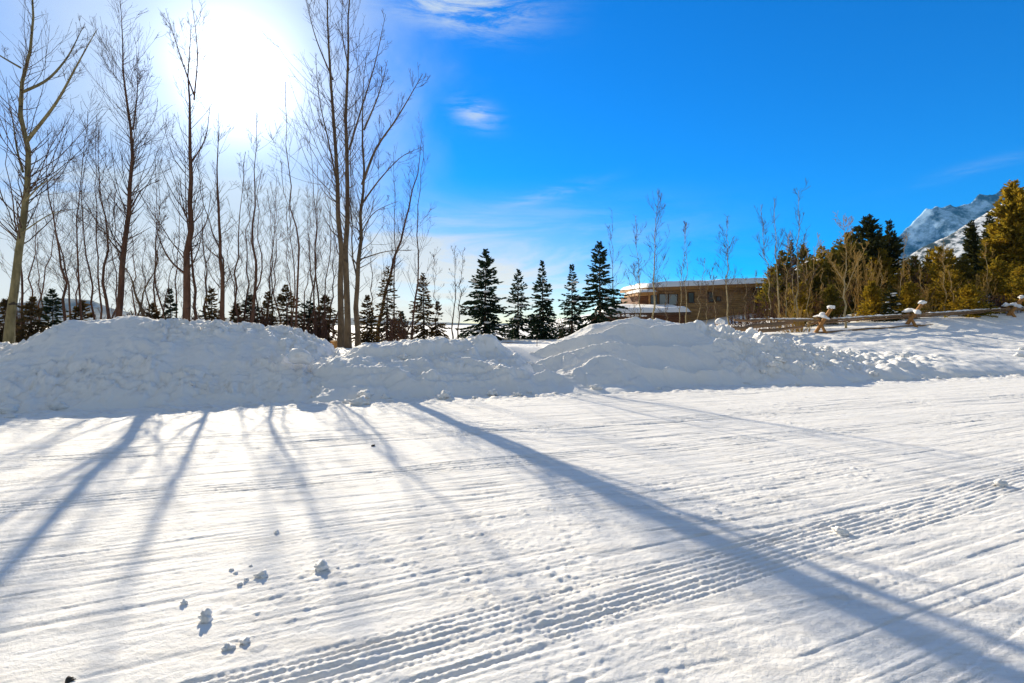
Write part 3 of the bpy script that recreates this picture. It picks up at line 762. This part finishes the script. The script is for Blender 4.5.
willow('brown bare shrub low at the left end of the grove', 772, 290, 328, 29, 14, 5, B_DARK)
willow('low brown shrub under the bare tree before the house wall', 740, 308, 330, 30, 20, 6, B_DARK, 40)
willow('low golden shrub left of the first snow capped fence buck', 795, 303, 333, 26, 20, 7, B_GOLD, 40)
willow('bare golden shrub at the foot of the olive firs behind the fence', 825, 290, 318, 30, 15, 8, B_GOLD, 22)
willow('rust brown low bush in front of the big golden pine', 1004, 293, 311, 29, 14, 9, B_DARK)
willow('dark brown leafless thicket left of the golden aspen', 838, 280, 318, 32, 14, 21, B_DARK, 26)
willow('bare tan thicket between the second fence buck and the yellow pine', 925, 286, 315, 30, 14, 22, B_GOLD, 26)
willow('dark thicket behind the first snow capped fence buck', 818, 288, 318, 30, 15, 23, B_DARK, 26)
willow('dark brown thicket at the lower left of the big golden pine', 975, 290, 312, 29, 13, 24, B_DARK, 26)
willow('brown bush behind the row of spruces by the house fence', 560, 318, 345, 27, 20, 10, B_DARK, 36)
willow('brown bush at the foot of the last ragged spruce', 618, 310, 336, 27, 20, 11, B_DARK, 36)
willow('dark tangle of shrubs at the right corner of the house', 758, 300, 328, 33, 15, 12, B_DARK, 36)

for q in LATER: willow(*q, B_DARK, 40)
# ------------------------------------------------------------------ log fence, posts
def pole(mb, a_, b_, r0, r1=None, sides=8, bend=0., seed=0):
    a_ = np.asarray(a_, float); b_ = np.asarray(b_, float); t = np.linspace(0, 1, 7)[:, None]
    P = a_*(1-t)+b_*t; rng = np.random.default_rng(seed)
    P[1:-1] += rng.normal(size=(5, 3))*bend
    Rr = np.linspace(r0, r1 or r0, 7)*(1+.08*rng.normal(size=7))
    mb.tubes(P[None], Rr[None], sides)
    for e in (0, -1):
        n0 = mb.n; k = sides
        D = P[e]-P[1 if e == 0 else -2]; D /= np.linalg.norm(D)
        ref = np.array([0, 0, 1.]) if abs(D[2]) < .8 else np.array([1., 0, 0])
        U = np.cross(D, ref); U /= np.linalg.norm(U); V_ = np.cross(D, U); an = np.arange(k)*2*PI/k
        mb.add(np.vstack([P[e]+Rr[e]*(np.cos(an)[:, None]*U+np.sin(an)[:, None]*V_), P[e]+D*Rr[e]*.15]), [(i, (i+1) % k, k) for i in range(k)])

def snow_strip(C, w, h, seed):
    """one continuous pillow of snow along the points C"""
    C = np.asarray(C, float); n = len(C); an = np.linspace(0, 2*PI, 13)[:-1]
    T = np.gradient(C, axis=0); T[:, 2] = 0; T /= np.linalg.norm(T, axis=1, keepdims=True)
    S = np.stack([-T[:, 1], T[:, 0], 0*T[:, 0]], -1)
    k = np.sin(np.linspace(.06, PI-.06, n))**.35*(.8+.45*noise(np.arange(n)*.45, np.arange(n)*0+seed, seed))
    ring = C[:, None]+(w*k)[:, None, None]*np.cos(an)[None, :, None]*S[:, None]+(h*k)[:, None, None]*np.maximum(np.sin(an), -.3)[None, :, None]*np.array([0, 0, 1.])
    ring = ring+.02*noise(np.arange(n)[:, None]*.9+an[None]*2, an[None]*3+np.arange(n)[:, None]*0, seed+1)[..., None]
    m_ = MB(); i = np.arange(n*12).reshape(n, 12); a = i[:-1]; b = i[1:]
    m_.add(ring, np.stack([a, np.roll(a, -1, 1), np.roll(b, -1, 1), b], -1).reshape(-1, 4))
    return m_
FV = 8.1
def fence_pt(px):
    u, Yd = uv_px(px, FV); x, y = xy(u, FV); return np.array([x, y, 0]), Yd
bucks = [(742, 331, 0.), (820, 331, 1.), (910, 325, 1.), (1010, 318, 1.), (1130, 308, 1.)]
n3 = np.array([N_[0], N_[1], 0]); e3 = np.array([E[0], E[1], 0]); up3 = np.array([0, 0, 1.])
pts = []
for px, by, s_ in bucks:
    p, Yd = fence_pt(px); p[2] = CH+(HZ-by)/F*Yd-.12; pts.append((p, s_))
root = empty('log_fence', pts[1][0], 'rustic buck and rail log fence with snow capped crossed posts at right', 'fence')
for i, (p, s_) in enumerate(pts):
    if s_ == 0: continue
    mb = MB()
    pole(mb, p-n3*.42-up3*.25+e3*.05, p+n3*.10-up3*-.72+e3*.0, .075, .065, seed=i)
    pole(mb, p+n3*.38-up3*.25-e3*.08, p-n3*.52+up3*1.22+e3*.12, .095, .085, seed=i+9)
    bk = mb.build('buck', W_ORANGE, root)
    mb = MB()
    mb.blob(p-n3*.50+up3*1.25+e3*.12, (.17, .13, .09), 40+i, 3, .4)
    mb.build('snow_cap', S_CAP, bk)
    qs = np.linspace(-.50, .42, 15)
    cen = np.array([p+n3*(q-.06)+e3*.05*math.sin(q*7+i)+up3*(.86-.30*abs(q+.05)+(.20*q if q > 0 else .1*q)) for q in qs])
    snow_strip(cen, .17, .16, i+3).build('snow_saddle', S_CAP, bk)
for i in range(len(pts)-1):
    a_, b_ = pts[i][0], pts[i+1][0]
    for h, r_, off in ((.62, .052, -.02), (.06, .05, -.18), (.50, .045, .22))[:1 if i == 0 else 3]:
        mb = MB(); L = b_-a_; L = L/np.linalg.norm(L)
        pole(mb, a_+up3*h+n3*off-L*.45, b_+up3*(h+.03)+n3*off+L*.45, r_, r_*.8, bend=.02, seed=i*5+int(h*10))
        rl = mb.build('rail', W_RAIL, root)
        if off == -.02:
            q = np.linspace(.10, .90, 60)[:, None]
            snow_strip((a_+up3*(h+.05))*(1-q)+(b_+up3*(h+.08))*q, .055, .045, i+20).build('snow_cap', S_CAP, rl)
# short post with a round snow cap
p = at(720, 331, 21); p[2] = gz(p[0], p[1])-.2
root = empty('post', p, 'short brown wooden post with round snow cap before the house', 'post')
ztop = CH+(HZ-324)/F*21
mb = MB(); pole(mb, p, (p[0], p[1], ztop), .14, .13, 12); mb.build('post_shaft', W_ORANGE, root)
mb = MB(); mb.blob((p[0], p[1], ztop+.09), (.19, .19, .15), 3, 3, .12); mb.build('snow_cap', S_CAP, root)
# thin marker stake
p = at(537, 362, 16.2); mb = MB(); pole(mb, p-up3*.5, at(537, 338, 16.2), .014, .012, 6)
tag(mb.build('marker_stake', plain('stake_grey', (.16, .13, .11), .6), origin=p-up3*.5), 'thin upright marker stake in the dip between two snow banks', 'stake')
# fallen log in front of the spruces and stump
mb = MB(); a_ = at(496, 346, 21); b_ = at(566, 343, 22.5); pole(mb, a_, b_, .13, .1, 10, .02, 4)
tag(mb.build('fallen_log', W_ORANGE, origin=a_), 'long brown log lying in the snow before the spruce row', 'log')
mb = MB(); a_ = at(733, 329, 21.5); b_ = at(792, 322, 24); pole(mb, a_, b_, .11, .09, 10, .02, 6); pole(mb, at(760, 331, 22.5), at(802, 327, 24.5), .09, .07, 8, .03, 7)
tag(mb.build('log_pile', W_RAIL, origin=a_), 'brown logs lying left of the first snow capped fence buck', 'logs')
p = at(334, 345, 14.8); mb = MB(); pole(mb, p-up3*.4, p+up3*.12, .1, .09, 10)
tag(mb.build('stump', W_ORANGE, origin=p-up3*.4), 'small cut stump at the foot of the twin cottonwoods', 'stump')
rc = np.random.default_rng(11)
for k in range(46):
    b_ = [0, 0, 1, 1, 2, 2, 3][k % 7]; lo, hi = [(-3, 5), (5.5, 11.5), (11, 20), (20, 31)][b_]
    u_ = rc.uniform(lo, hi); v_ = abs(rc.normal())*.7-.25 if k % 3 else rc.uniform(.3, 2.6); rr = rc.uniform(.05, .13)
    x_, y_ = xy(u_, v_); z_ = BANKS[b_](u_, v_)
    if v_ < .3: z_ = max(z_, float(R(np.array([x_]), np.array([y_]))[0]))
    mb = MB(); c_ = np.array([x_, y_, z_+rr*.25]); mb.blob(c_, (rr*1.2, rr, rr*.75), k, 3, .3)
    q = mb.v[-1]-c_; mb.v[-1] = mb.v[-1]+q*(.5*blocks(q[:, 0]/rr*1.4+k, q[:, 2]/rr*1.4+q[:, 1]/rr, k))[:, None]
    tag(mb.build('snow_chunk', S_BANK, origin=(x_, y_, z_)), 'angular snow chunk fallen on or below the ploughed banks', 'snow chunk', 'fallen snow chunks of the banks')
surf_clod(300, 357, 11.4, 26, 'square pale snow block stuck on the tall left bank', 77, 'snow blocks', (1, .8, .55))

# ------------------------------------------------------------------ house
HW = None
def wood_mat(name, c1, c2, board=.19):
    m, t, b = material(name)
    p = t.node('ShaderNodeTexCoord').outputs['Object']
    sx = t.node('ShaderNodeSeparateXYZ'); t.l.new(p, sx.inputs[0])
    zr = t.m('DIVIDE', sx.outputs[2], board)
    row = t.m('FLOOR', zr); fr = t.m('FRACT', zr)
    cv = t.node('ShaderNodeCombineXYZ'); t.put(cv.inputs[0], t.m('MULTIPLY', sx.outputs[0], .45)); t.put(cv.inputs[1], row); t.put(cv.inputs[2], t.m('MULTIPLY', sx.outputs[1], .45))
    n = t.noise(cv.outputs[0], 1.3, 3, .6)
    g = t.noise(t.mapv(p, (1, 1, 14)), 3, 4, .6)
    c = t.mix(t.mr(t.m('ADD', t.m('MULTIPLY', n, .7), t.m('MULTIPLY', g, .3)), .35, .65), c1, c2)
    c = t.mix(t.mr(fr, .0, .10, .75, 0), c, tuple(x*.25 for x in c1))
    t.put(b.inputs['Base Color'], c); b.inputs['Roughness'].default_value = .75
    bu = t.node('ShaderNodeBump'); bu.inputs['Distance'].default_value = .03; t.put(bu.inputs['Height'], t.mr(fr, 0, .14)); t.l.new(bu.outputs[0], b.inputs['Normal'])
    return m
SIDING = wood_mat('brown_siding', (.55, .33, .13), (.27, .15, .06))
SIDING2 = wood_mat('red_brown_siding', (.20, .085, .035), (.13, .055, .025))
TRIM = plain('dark_trim', (.10, .055, .03), .6)
FASCIA = plain('fascia_board', (.34, .17, .05), .6, .2)
GLASS, gt, gb = material('window_glass')
gb.inputs['Base Color'].default_value = (.10, .14, .15, 1); gb.inputs['Roughness'].default_value = .08; gb.inputs['Specular IOR Level'].default_value = .9
PALE_PANE = plain('pale_pane', (.42, .50, .50), .5, .08)  # light blue-grey tone for the large window panes
hy = 45.0; hx = lambda px, d=hy: (px-512)/F*d
hz = lambda py, d=hy: CH+(HZ-py)/F*d
house = empty('wooden_house', (hx(705), hy, gz(hx(705), hy)-.3), 'long low brown wooden house with thick snow on its flat roofs', 'house')
zb = gz(hx(705), hy)-.3
x0, x1 = hx(650), hx(756)
mb = MB(); mb.box(x0, x1, hy, hy+9, zb, hz(286.8)); mb.build('wall', SIDING, house, False)
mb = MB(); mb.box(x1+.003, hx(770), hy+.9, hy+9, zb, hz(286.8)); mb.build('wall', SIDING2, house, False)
mb = MB(); mb.box(x1-.25, x1+.05, hy-.06, hy+.25, zb, hz(287.8)); mb.build('corner_post', TRIM, house, False)
def slab(mb, xa, xb, ya, yb, za, zb_, th, dz=0.):     # za at xa, zb at xb (front); back raised by dz
    v = []
    for t_ in (-th, 0):
        v += [(xa, ya, za+t_), (xb, ya, zb_+t_), (xb, yb, zb_+dz+t_), (xa, yb, za+dz+t_)]
    mb.add(v, [(3, 2, 1, 0), (4, 5, 6, 7), (0, 1, 5, 4), (1, 2, 6, 5), (2, 3, 7, 6), (3, 0, 4, 7)])
def snow_slab(xa, xb, ya, yb, za, zb_, dz, th, seed):
    nx, ny = 70, 26; U, V_ = np.meshgrid(np.linspace(0, 1, nx), np.linspace(0, 1, ny), indexing='ij')
    x = xa+(xb-xa)*U; y = ya+(yb-ya)*V_; z = za+(zb_-za)*U+dz*V_
    ed = np.minimum(np.minimum(U*(xb-xa), (1-U)*(xb-xa)), np.minimum(V_*(yb-ya), (1-V_)*(yb-ya)))
    h = th*np.sqrt(np.clip(ed/.35, 0, 1))*(1+.35*fbm(x*.5, y*.5, seed, 3))+.01
    x = x-(.12+.08*noise(y*1.3, x*0, seed+1))*(U == 0)+(.1)*(U == 1); y = y-(.14+.12*fbm(x*.8, x*0, seed+2, 3))*(V_ == 0)
    z = z+h-.02*(ed == 0)
    m_ = MB(); m_.add(np.stack([x, y, z], -1), grid_faces(nx, ny)); return m_
rf = MB(); slab(rf, hx(643), hx(772), hy-1.1, hy+9.6, hz(288.5), hz(283.5), .30, .5)
roof = rf.build('roof', FASCIA, house, False)
snow_slab(hx(643), hx(772), hy-1.1, hy+9.6, hz(288.5), hz(283.5), .5, .42, 5).build('snow_cover', S_CAP, roof)
rf = MB(); slab(rf, hx(634), hx(652), hy-1.6, hy+4, hz(293.5), hz(292.8), .26, .1)
roof2 = rf.build('roof', FASCIA, house, False)
snow_slab(hx(634), hx(652), hy-1.6, hy+4, hz(293.5), hz(292.8), .1, .3, 8).build('snow_cover', S_CAP, roof2)
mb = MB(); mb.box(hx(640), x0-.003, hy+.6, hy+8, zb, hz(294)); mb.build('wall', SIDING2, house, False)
def window(pa, pb, ya, yb, d=hy, light_pane=False, mull=True):
    xa, xb, za, zb_ = hx(pa, d), hx(pb, d), hz(yb, d), hz(ya, d)
    mb = MB(); w = .07
    mb.box(xa-w, xb+w, d-.07, d+.05, za-w, za); mb.box(xa-w, xb+w, d-.07, d+.05, zb_, zb_+w)
    mb.box(xa-w, xa, d-.068, d+.05, za, zb_); mb.box(xb, xb+w, d-.068, d+.05, za, zb_)
    if mull: mb.box((xa+xb)/2-.05, (xa+xb)/2+.05, d-.066, d+.05, za, zb_)
    f = mb.build('window', TRIM, house, False)
    mb = MB(); mb.box(xa, xb, d-.03, d-.01, za, zb_); mb.build('pane', PALE_PANE if light_pane else GLASS, f, False)
window(659.5, 677, 294.5, 304.5, light_pane=True)
window(688.5, 693.5, 293, 302.5, mull=False)
window(708.5, 713, 292.5, 301.5, mull=False)
window(716.5, 720, 297, 301, mull=False)
window(651, 656.5, 294.5, 306, mull=False)  # a dark recess, its shade drawn as a dark glass pane
# lower front wing with its sloping snowy roof
d2_ = 40.5
wx0, wx1 = hx(604, d2_), hx(688, d2_)
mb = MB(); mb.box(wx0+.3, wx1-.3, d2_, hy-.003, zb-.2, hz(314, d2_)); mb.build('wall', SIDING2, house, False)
rf = MB(); slab(rf, wx0, wx1, d2_-.6, hy-.1, hz(313.5, d2_), hz(312, d2_), .22, .55)
roof3 = rf.build('roof', TRIM, house, False)
snow_slab(wx0, wx1, d2_-.6, hy-.1, hz(313.5, d2_), hz(312, d2_), .55, .36, 12).build('snow_cover', S_CAP, roof3)
# board fence left of the house
fy = 33.0
fr = empty('board_fence', (hx(600, fy), fy, gz(hx(600, fy), fy)-.1), 'red brown board fence running left from the house behind the spruces', 'fence')
za = gz(hx(600, fy), fy)-.2; zt_ = hz(315, fy)
mb = MB(); mb.box(hx(592, fy), hx(648, fy), fy, fy+.05, za, zt_-.1); mb.build('board_panel', SIDING2, fr, False)
for k in range(7):
    xx = hx(592, fy)+(hx(648, fy)-hx(592, fy))*k/6
    mb = MB(); mb.box(xx-.08, xx+.08, fy-.12, fy-.003, za, zt_); mb.build('post', TRIM, fr, False)
q = np.linspace(0, 1, 80)[:, None]
snow_strip(np.array([hx(592, fy), fy, zt_-.08])*(1-q)+np.array([hx(648, fy), fy, zt_-.08])*q, .15, .12, 4).build('snow_cap', S_CAP, fr)

# ------------------------------------------------------------------ mountain and hills
def ridge(name, sil, Yc, depth, amp, seed, mat, nx=260, ny=90, xpad=0., jag=0., spur=1.0):
    px = np.array([s_[0] for s_ in sil], float); py = np.array([s_[1] for s_ in sil], float)
    X_ = np.linspace((px[0]-512)/F*Yc, (px[-1]-512)/F*Yc, nx); Yv = np.linspace(Yc-depth, Yc+depth*.6, ny)
    Xg, Yg = np.meshgrid(X_, Yv, indexing='ij')
    crest = np.interp(Xg, (px-512)/F*Yc, CH+(HZ-py)/F*Yc)
    crest = crest+jag*(ridged(Xg/160, Yg/400, seed+50, 5)-.55)*ss(0, 60, crest)
    t = (Yg-Yc)/depth
    fall = np.where(t < 0, (1-np.clip(-t, 0, 1))**1.0, 1-np.clip(t/.6, 0, 1))
    sc = 1/(depth*.55)
    n = ridged((Xg+.35*Yg)*sc*spur, Yg*sc*.45, seed, 5)-.55
    z = crest*fall+amp*n*(.25+.75*np.sin(np.clip(fall, 0, 1)*PI))*ss(0, .15, fall)
    z = np.maximum(np.where(fall <= 0, -5, z), -5)
    mb = MB(); mb.add(np.stack([Xg, Yg, z], -1), grid_faces(nx, ny))
    return tag(mb.build(name, mat), kind='structure')
def mount_mat(name, lo, hi, snow, treescale, forest=(.03, .04, .03)):
    m, t, b = material(name)
    g = t.node('ShaderNodeNewGeometry'); p = g.outputs['Position']
    sx = t.node('ShaderNodeSeparateXYZ'); t.l.new(g.outputs['Normal'], sx.inputs[0])
    n = t.noise(p, treescale, 6, .7)
    big = t.noise(p, treescale*.15, 4, .6)
    f = t.mr(t.m('ADD', n, t.m('MULTIPLY', big, .6)), lo, hi)
    c = t.mix(f, snow, forest)
    t.put(b.inputs['Base Color'], c); b.inputs['Roughness'].default_value = .9; b.inputs['Specular IOR Level'].default_value = .1
    return m
M_FAR = mount_mat('far_mountain', .66, .92, (.48, .70, .94), .012, (.02, .06, .12))  # blue of shade and distance put into the snow and forest colours
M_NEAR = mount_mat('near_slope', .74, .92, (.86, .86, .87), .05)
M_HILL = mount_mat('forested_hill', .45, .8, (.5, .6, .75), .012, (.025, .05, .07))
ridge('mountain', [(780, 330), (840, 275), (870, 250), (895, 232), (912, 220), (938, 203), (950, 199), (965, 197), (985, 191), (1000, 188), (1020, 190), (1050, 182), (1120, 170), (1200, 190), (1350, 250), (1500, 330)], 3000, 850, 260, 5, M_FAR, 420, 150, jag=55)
ridge('mountain_slope', [(700, 330), (790, 268), (815, 256), (840, 262), (880, 266), (900, 258), (925, 245), (950, 232), (975, 218), (1000, 205), (1030, 190), (1080, 175), (1200, 150), (1400, 200), (1700, 320)], 1500, 800, 60, 15, M_NEAR, 360, 120, jag=8)
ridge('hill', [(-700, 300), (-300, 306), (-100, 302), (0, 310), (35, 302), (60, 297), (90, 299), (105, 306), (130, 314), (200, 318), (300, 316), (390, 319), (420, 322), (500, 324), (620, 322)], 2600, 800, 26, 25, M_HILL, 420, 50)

# the air: even haze round the whole scene, tinted blue to turn the mountain blue
hm = bpy.data.materials.new('air'); hm.use_nodes = True; ht = NT(hm.node_tree)
hm.node_tree.nodes.remove(hm.node_tree.nodes['Principled BSDF'])
pv = ht.node('ShaderNodeVolumePrincipled'); pv.inputs['Color'].default_value = (.10, .48, 1, 1); pv.inputs['Density'].default_value = HAZE; pv.inputs['Anisotropy'].default_value = 0.
ht.l.new(pv.outputs[0], hm.node_tree.nodes['Material Output'].inputs['Volume'])
mb = MB(); mb.box(-4700, 4700, -4700, 4700, -8, 1100)
tag(mb.build('haze', hm, smooth=False), kind='stuff')
# ------------------------------------------------------------------ light, sky, camera
SX, SY = 236, 78
sd = Vector(((SX-512)/F, 1, (HZ-SY)/F)).normalized()
el = math.asin(sd.z); az = math.atan2(sd.x, sd.y)
L = bpy.data.lights.new('sun', 'SUN'); L.energy = 5.0; L.angle = math.radians(.45); L.color = (1, .875, .66)
so = bpy.data.objects.new('sun', L); COL.objects.link(so); so.rotation_euler = (-sd).to_track_quat('-Z', 'Y').to_euler(); so.location = (-20, 40, 30)

w = bpy.data.worlds.new('World'); scene.world = w; w.use_nodes = True
t = NT(w.node_tree); bg = w.node_tree.nodes['Background']
sky = t.node('ShaderNodeTexSky', sky_type='NISHITA'); sky.sun_disc = False
sky.sun_elevation = el; sky.sun_rotation = az; sky.altitude = 1800; sky.air_density = 1.0; sky.dust_density = .3; sky.ozone_density = 2.0
hs = t.node('ShaderNodeHueSaturation'); hs.inputs['Saturation'].default_value = 2.2; t.l.new(sky.outputs[0], hs.inputs['Color'])
hs.inputs['Value'].default_value = 1.08
gen = t.node('ShaderNodeTexCoord').outputs['Generated']
nv = t.node('ShaderNodeVectorMath', operation='NORMALIZE'); t.l.new(gen, nv.inputs[0]); dv = nv.outputs[0]
sp = t.node('ShaderNodeSeparateXYZ'); t.l.new(dv, sp.inputs[0])
AZ = t.m('MULTIPLY', t.m('ARCTAN2', sp.outputs[0], sp.outputs[1]), 180/PI)
EL = t.m('MULTIPLY', t.m('ARCSINE', sp.outputs[2]), 180/PI)
dt = t.node('ShaderNodeVectorMath', operation='DOT_PRODUCT'); t.l.new(dv, dt.inputs[0]); dt.inputs[1].default_value = sd
ANG = t.m('MULTIPLY', t.m('ARCCOSINE', t.m('MINIMUM', dt.outputs['Value'], .999999)), 180/PI)
def azel(px, py):
    v = Vector(((px-512)/F, 1, (HZ-py)/F)).normalized(); return math.degrees(math.atan2(v.x, v.y)), math.degrees(math.asin(v.z))
cv = t.node('ShaderNodeCombineXYZ'); t.put(cv.inputs[0], AZ); t.put(cv.inputs[1], EL)
streak = t.noise(t.mapv(cv.outputs[0], (.05, .22, 1), (0, 0, math.radians(-6))), 1.0, 6, .6, .6)
wisp = t.noise(t.mapv(cv.outputs[0], (.13, .75, 1), (0, 0, math.radians(8))), 1.0, 7, .68, .5)
soft = t.noise(t.mapv(cv.outputs[0], (.06, .09, 1)), 1.0, 5, .55, .5)
def blob(px, py, sa, se, tilt=0.):
    a0, e0 = azel(px, py)
    da = t.m('SUBTRACT', AZ, a0); de = t.m('SUBTRACT', t.m('SUBTRACT', EL, e0), t.m('MULTIPLY', da, tilt))
    q = t.m('ADD', t.m('POWER', t.m('ABSOLUTE', t.m('DIVIDE', da, sa)), 2), t.m('POWER', t.m('ABSOLUTE', t.m('DIVIDE', de, se)), 2))
    return t.m('EXPONENT', t.m('MULTIPLY', q, -1))
# thin veil of cloud over the left half, thicker low down
veil = t.mr(t.m('ADD', AZ, t.m('MULTIPLY', t.m('SUBTRACT', soft, .5), 26)), -4, -24)
lowm = t.mr(EL, 17, 3)
left = t.mr(AZ, 24, -8)
veil = t.m('MULTIPLY', veil, t.mr(ANG, 27, 8, .42, 1))
dens = t.m('MULTIPLY', veil, t.m('ADD', .50, t.m('MULTIPLY', soft, .55)))
dens = t.m('ADD', dens, t.m('MULTIPLY', t.m('MULTIPLY', lowm, left), t.m('ADD', .50, t.m('MULTIPLY', streak, .6))))
band = t.m('MULTIPLY', t.m('MULTIPLY', t.mr(EL, 16, 8), t.mr(AZ, 32, -6)), t.mr(streak, .40, .68))
dens = t.m('ADD', dens, t.m('MULTIPLY', band, .62))
for (px, py, sa, se, tl, k) in [(465, 8, 7, 1.8, -.05, 1.1), (475, 114, 2.2, 1.2, -.2, .8), (545, 196, 5, .7, .22, .35), (985, 165, 5, .5, .15, .12)]:
    dens = t.m('ADD', dens, t.m('MULTIPLY', t.m('MULTIPLY', blob(px, py, sa, se, tl), t.mr(wisp, .36, .66, .0, 1)), k))
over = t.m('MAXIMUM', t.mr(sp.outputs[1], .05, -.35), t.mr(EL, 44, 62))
behind = t.m('MULTIPLY', over, t.mr(soft, .3, .6, .70, .97))   # unseen cloud added behind and overhead to neutralise blue skylight on shaded snow
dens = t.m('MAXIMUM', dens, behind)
dens = t.m('MULTIPLY', dens, t.mr(EL, -2, 1), clamp=True)
dens = t.m('MINIMUM', dens, .95)
glow1 = t.m('EXPONENT', t.m('DIVIDE', ANG, -2.4))
glow2 = t.m('EXPONENT', t.m('DIVIDE', ANG, -9.0))
skyv = t.mix(1, hs.outputs[0], t.mix(t.mr(EL, 14, 1), (.06, .95, 1.2), (.75, .85, 1.1)), 'MULTIPLY')
cb = t.m('ADD', t.m('MULTIPLY_ADD', lowm, 1.8, 4.8), t.m('ADD', t.m('MULTIPLY', glow1, 24), t.m('MULTIPLY', glow2, 1.6)))
warm = t.mix(t.m('MULTIPLY', lowm, .8), (.80, .93, 1.06), (1.0, .93, .76))
vs = t.node('ShaderNodeVectorMath', operation='SCALE'); t.l.new(warm, vs.inputs[0]); t.put(vs.inputs['Scale'], cb)
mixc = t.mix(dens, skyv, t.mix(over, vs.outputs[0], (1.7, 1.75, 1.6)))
gl = t.node('ShaderNodeVectorMath', operation='SCALE'); gl.inputs[0].default_value = (1, .96, .88); t.put(gl.inputs['Scale'], t.m('ADD', t.m('MULTIPLY', glow1, 16), t.m('MULTIPLY', glow2, .4)))
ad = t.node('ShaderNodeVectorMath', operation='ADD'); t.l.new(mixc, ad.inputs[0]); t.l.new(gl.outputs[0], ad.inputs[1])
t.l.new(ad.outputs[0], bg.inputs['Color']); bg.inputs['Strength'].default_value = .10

cam = bpy.data.cameras.new('camera'); co = bpy.data.objects.new('camera', cam); COL.objects.link(co)
cam.sensor_width = 36; cam.lens = F*36/1024; cam.shift_y = -(341.5-HZ)/1024
cam.clip_end = 20000; cam.clip_start = .05
co.location = (0, 0, CH); co.rotation_euler = (PI/2, 0, 0)
scene.camera = co
vs_ = scene.view_settings
scene.display_settings.display_device = 'sRGB'
vs_.view_transform = 'Standard'; vs_.look = 'None'; vs_.gamma = 1; vs_.use_curve_mapping = False
vs_.exposure = .74
scene.cycles.max_bounces = 6; scene.cycles.diffuse_bounces = 3; scene.cycles.transparent_max_bounces = 4
scene.cycles.use_denoising = True
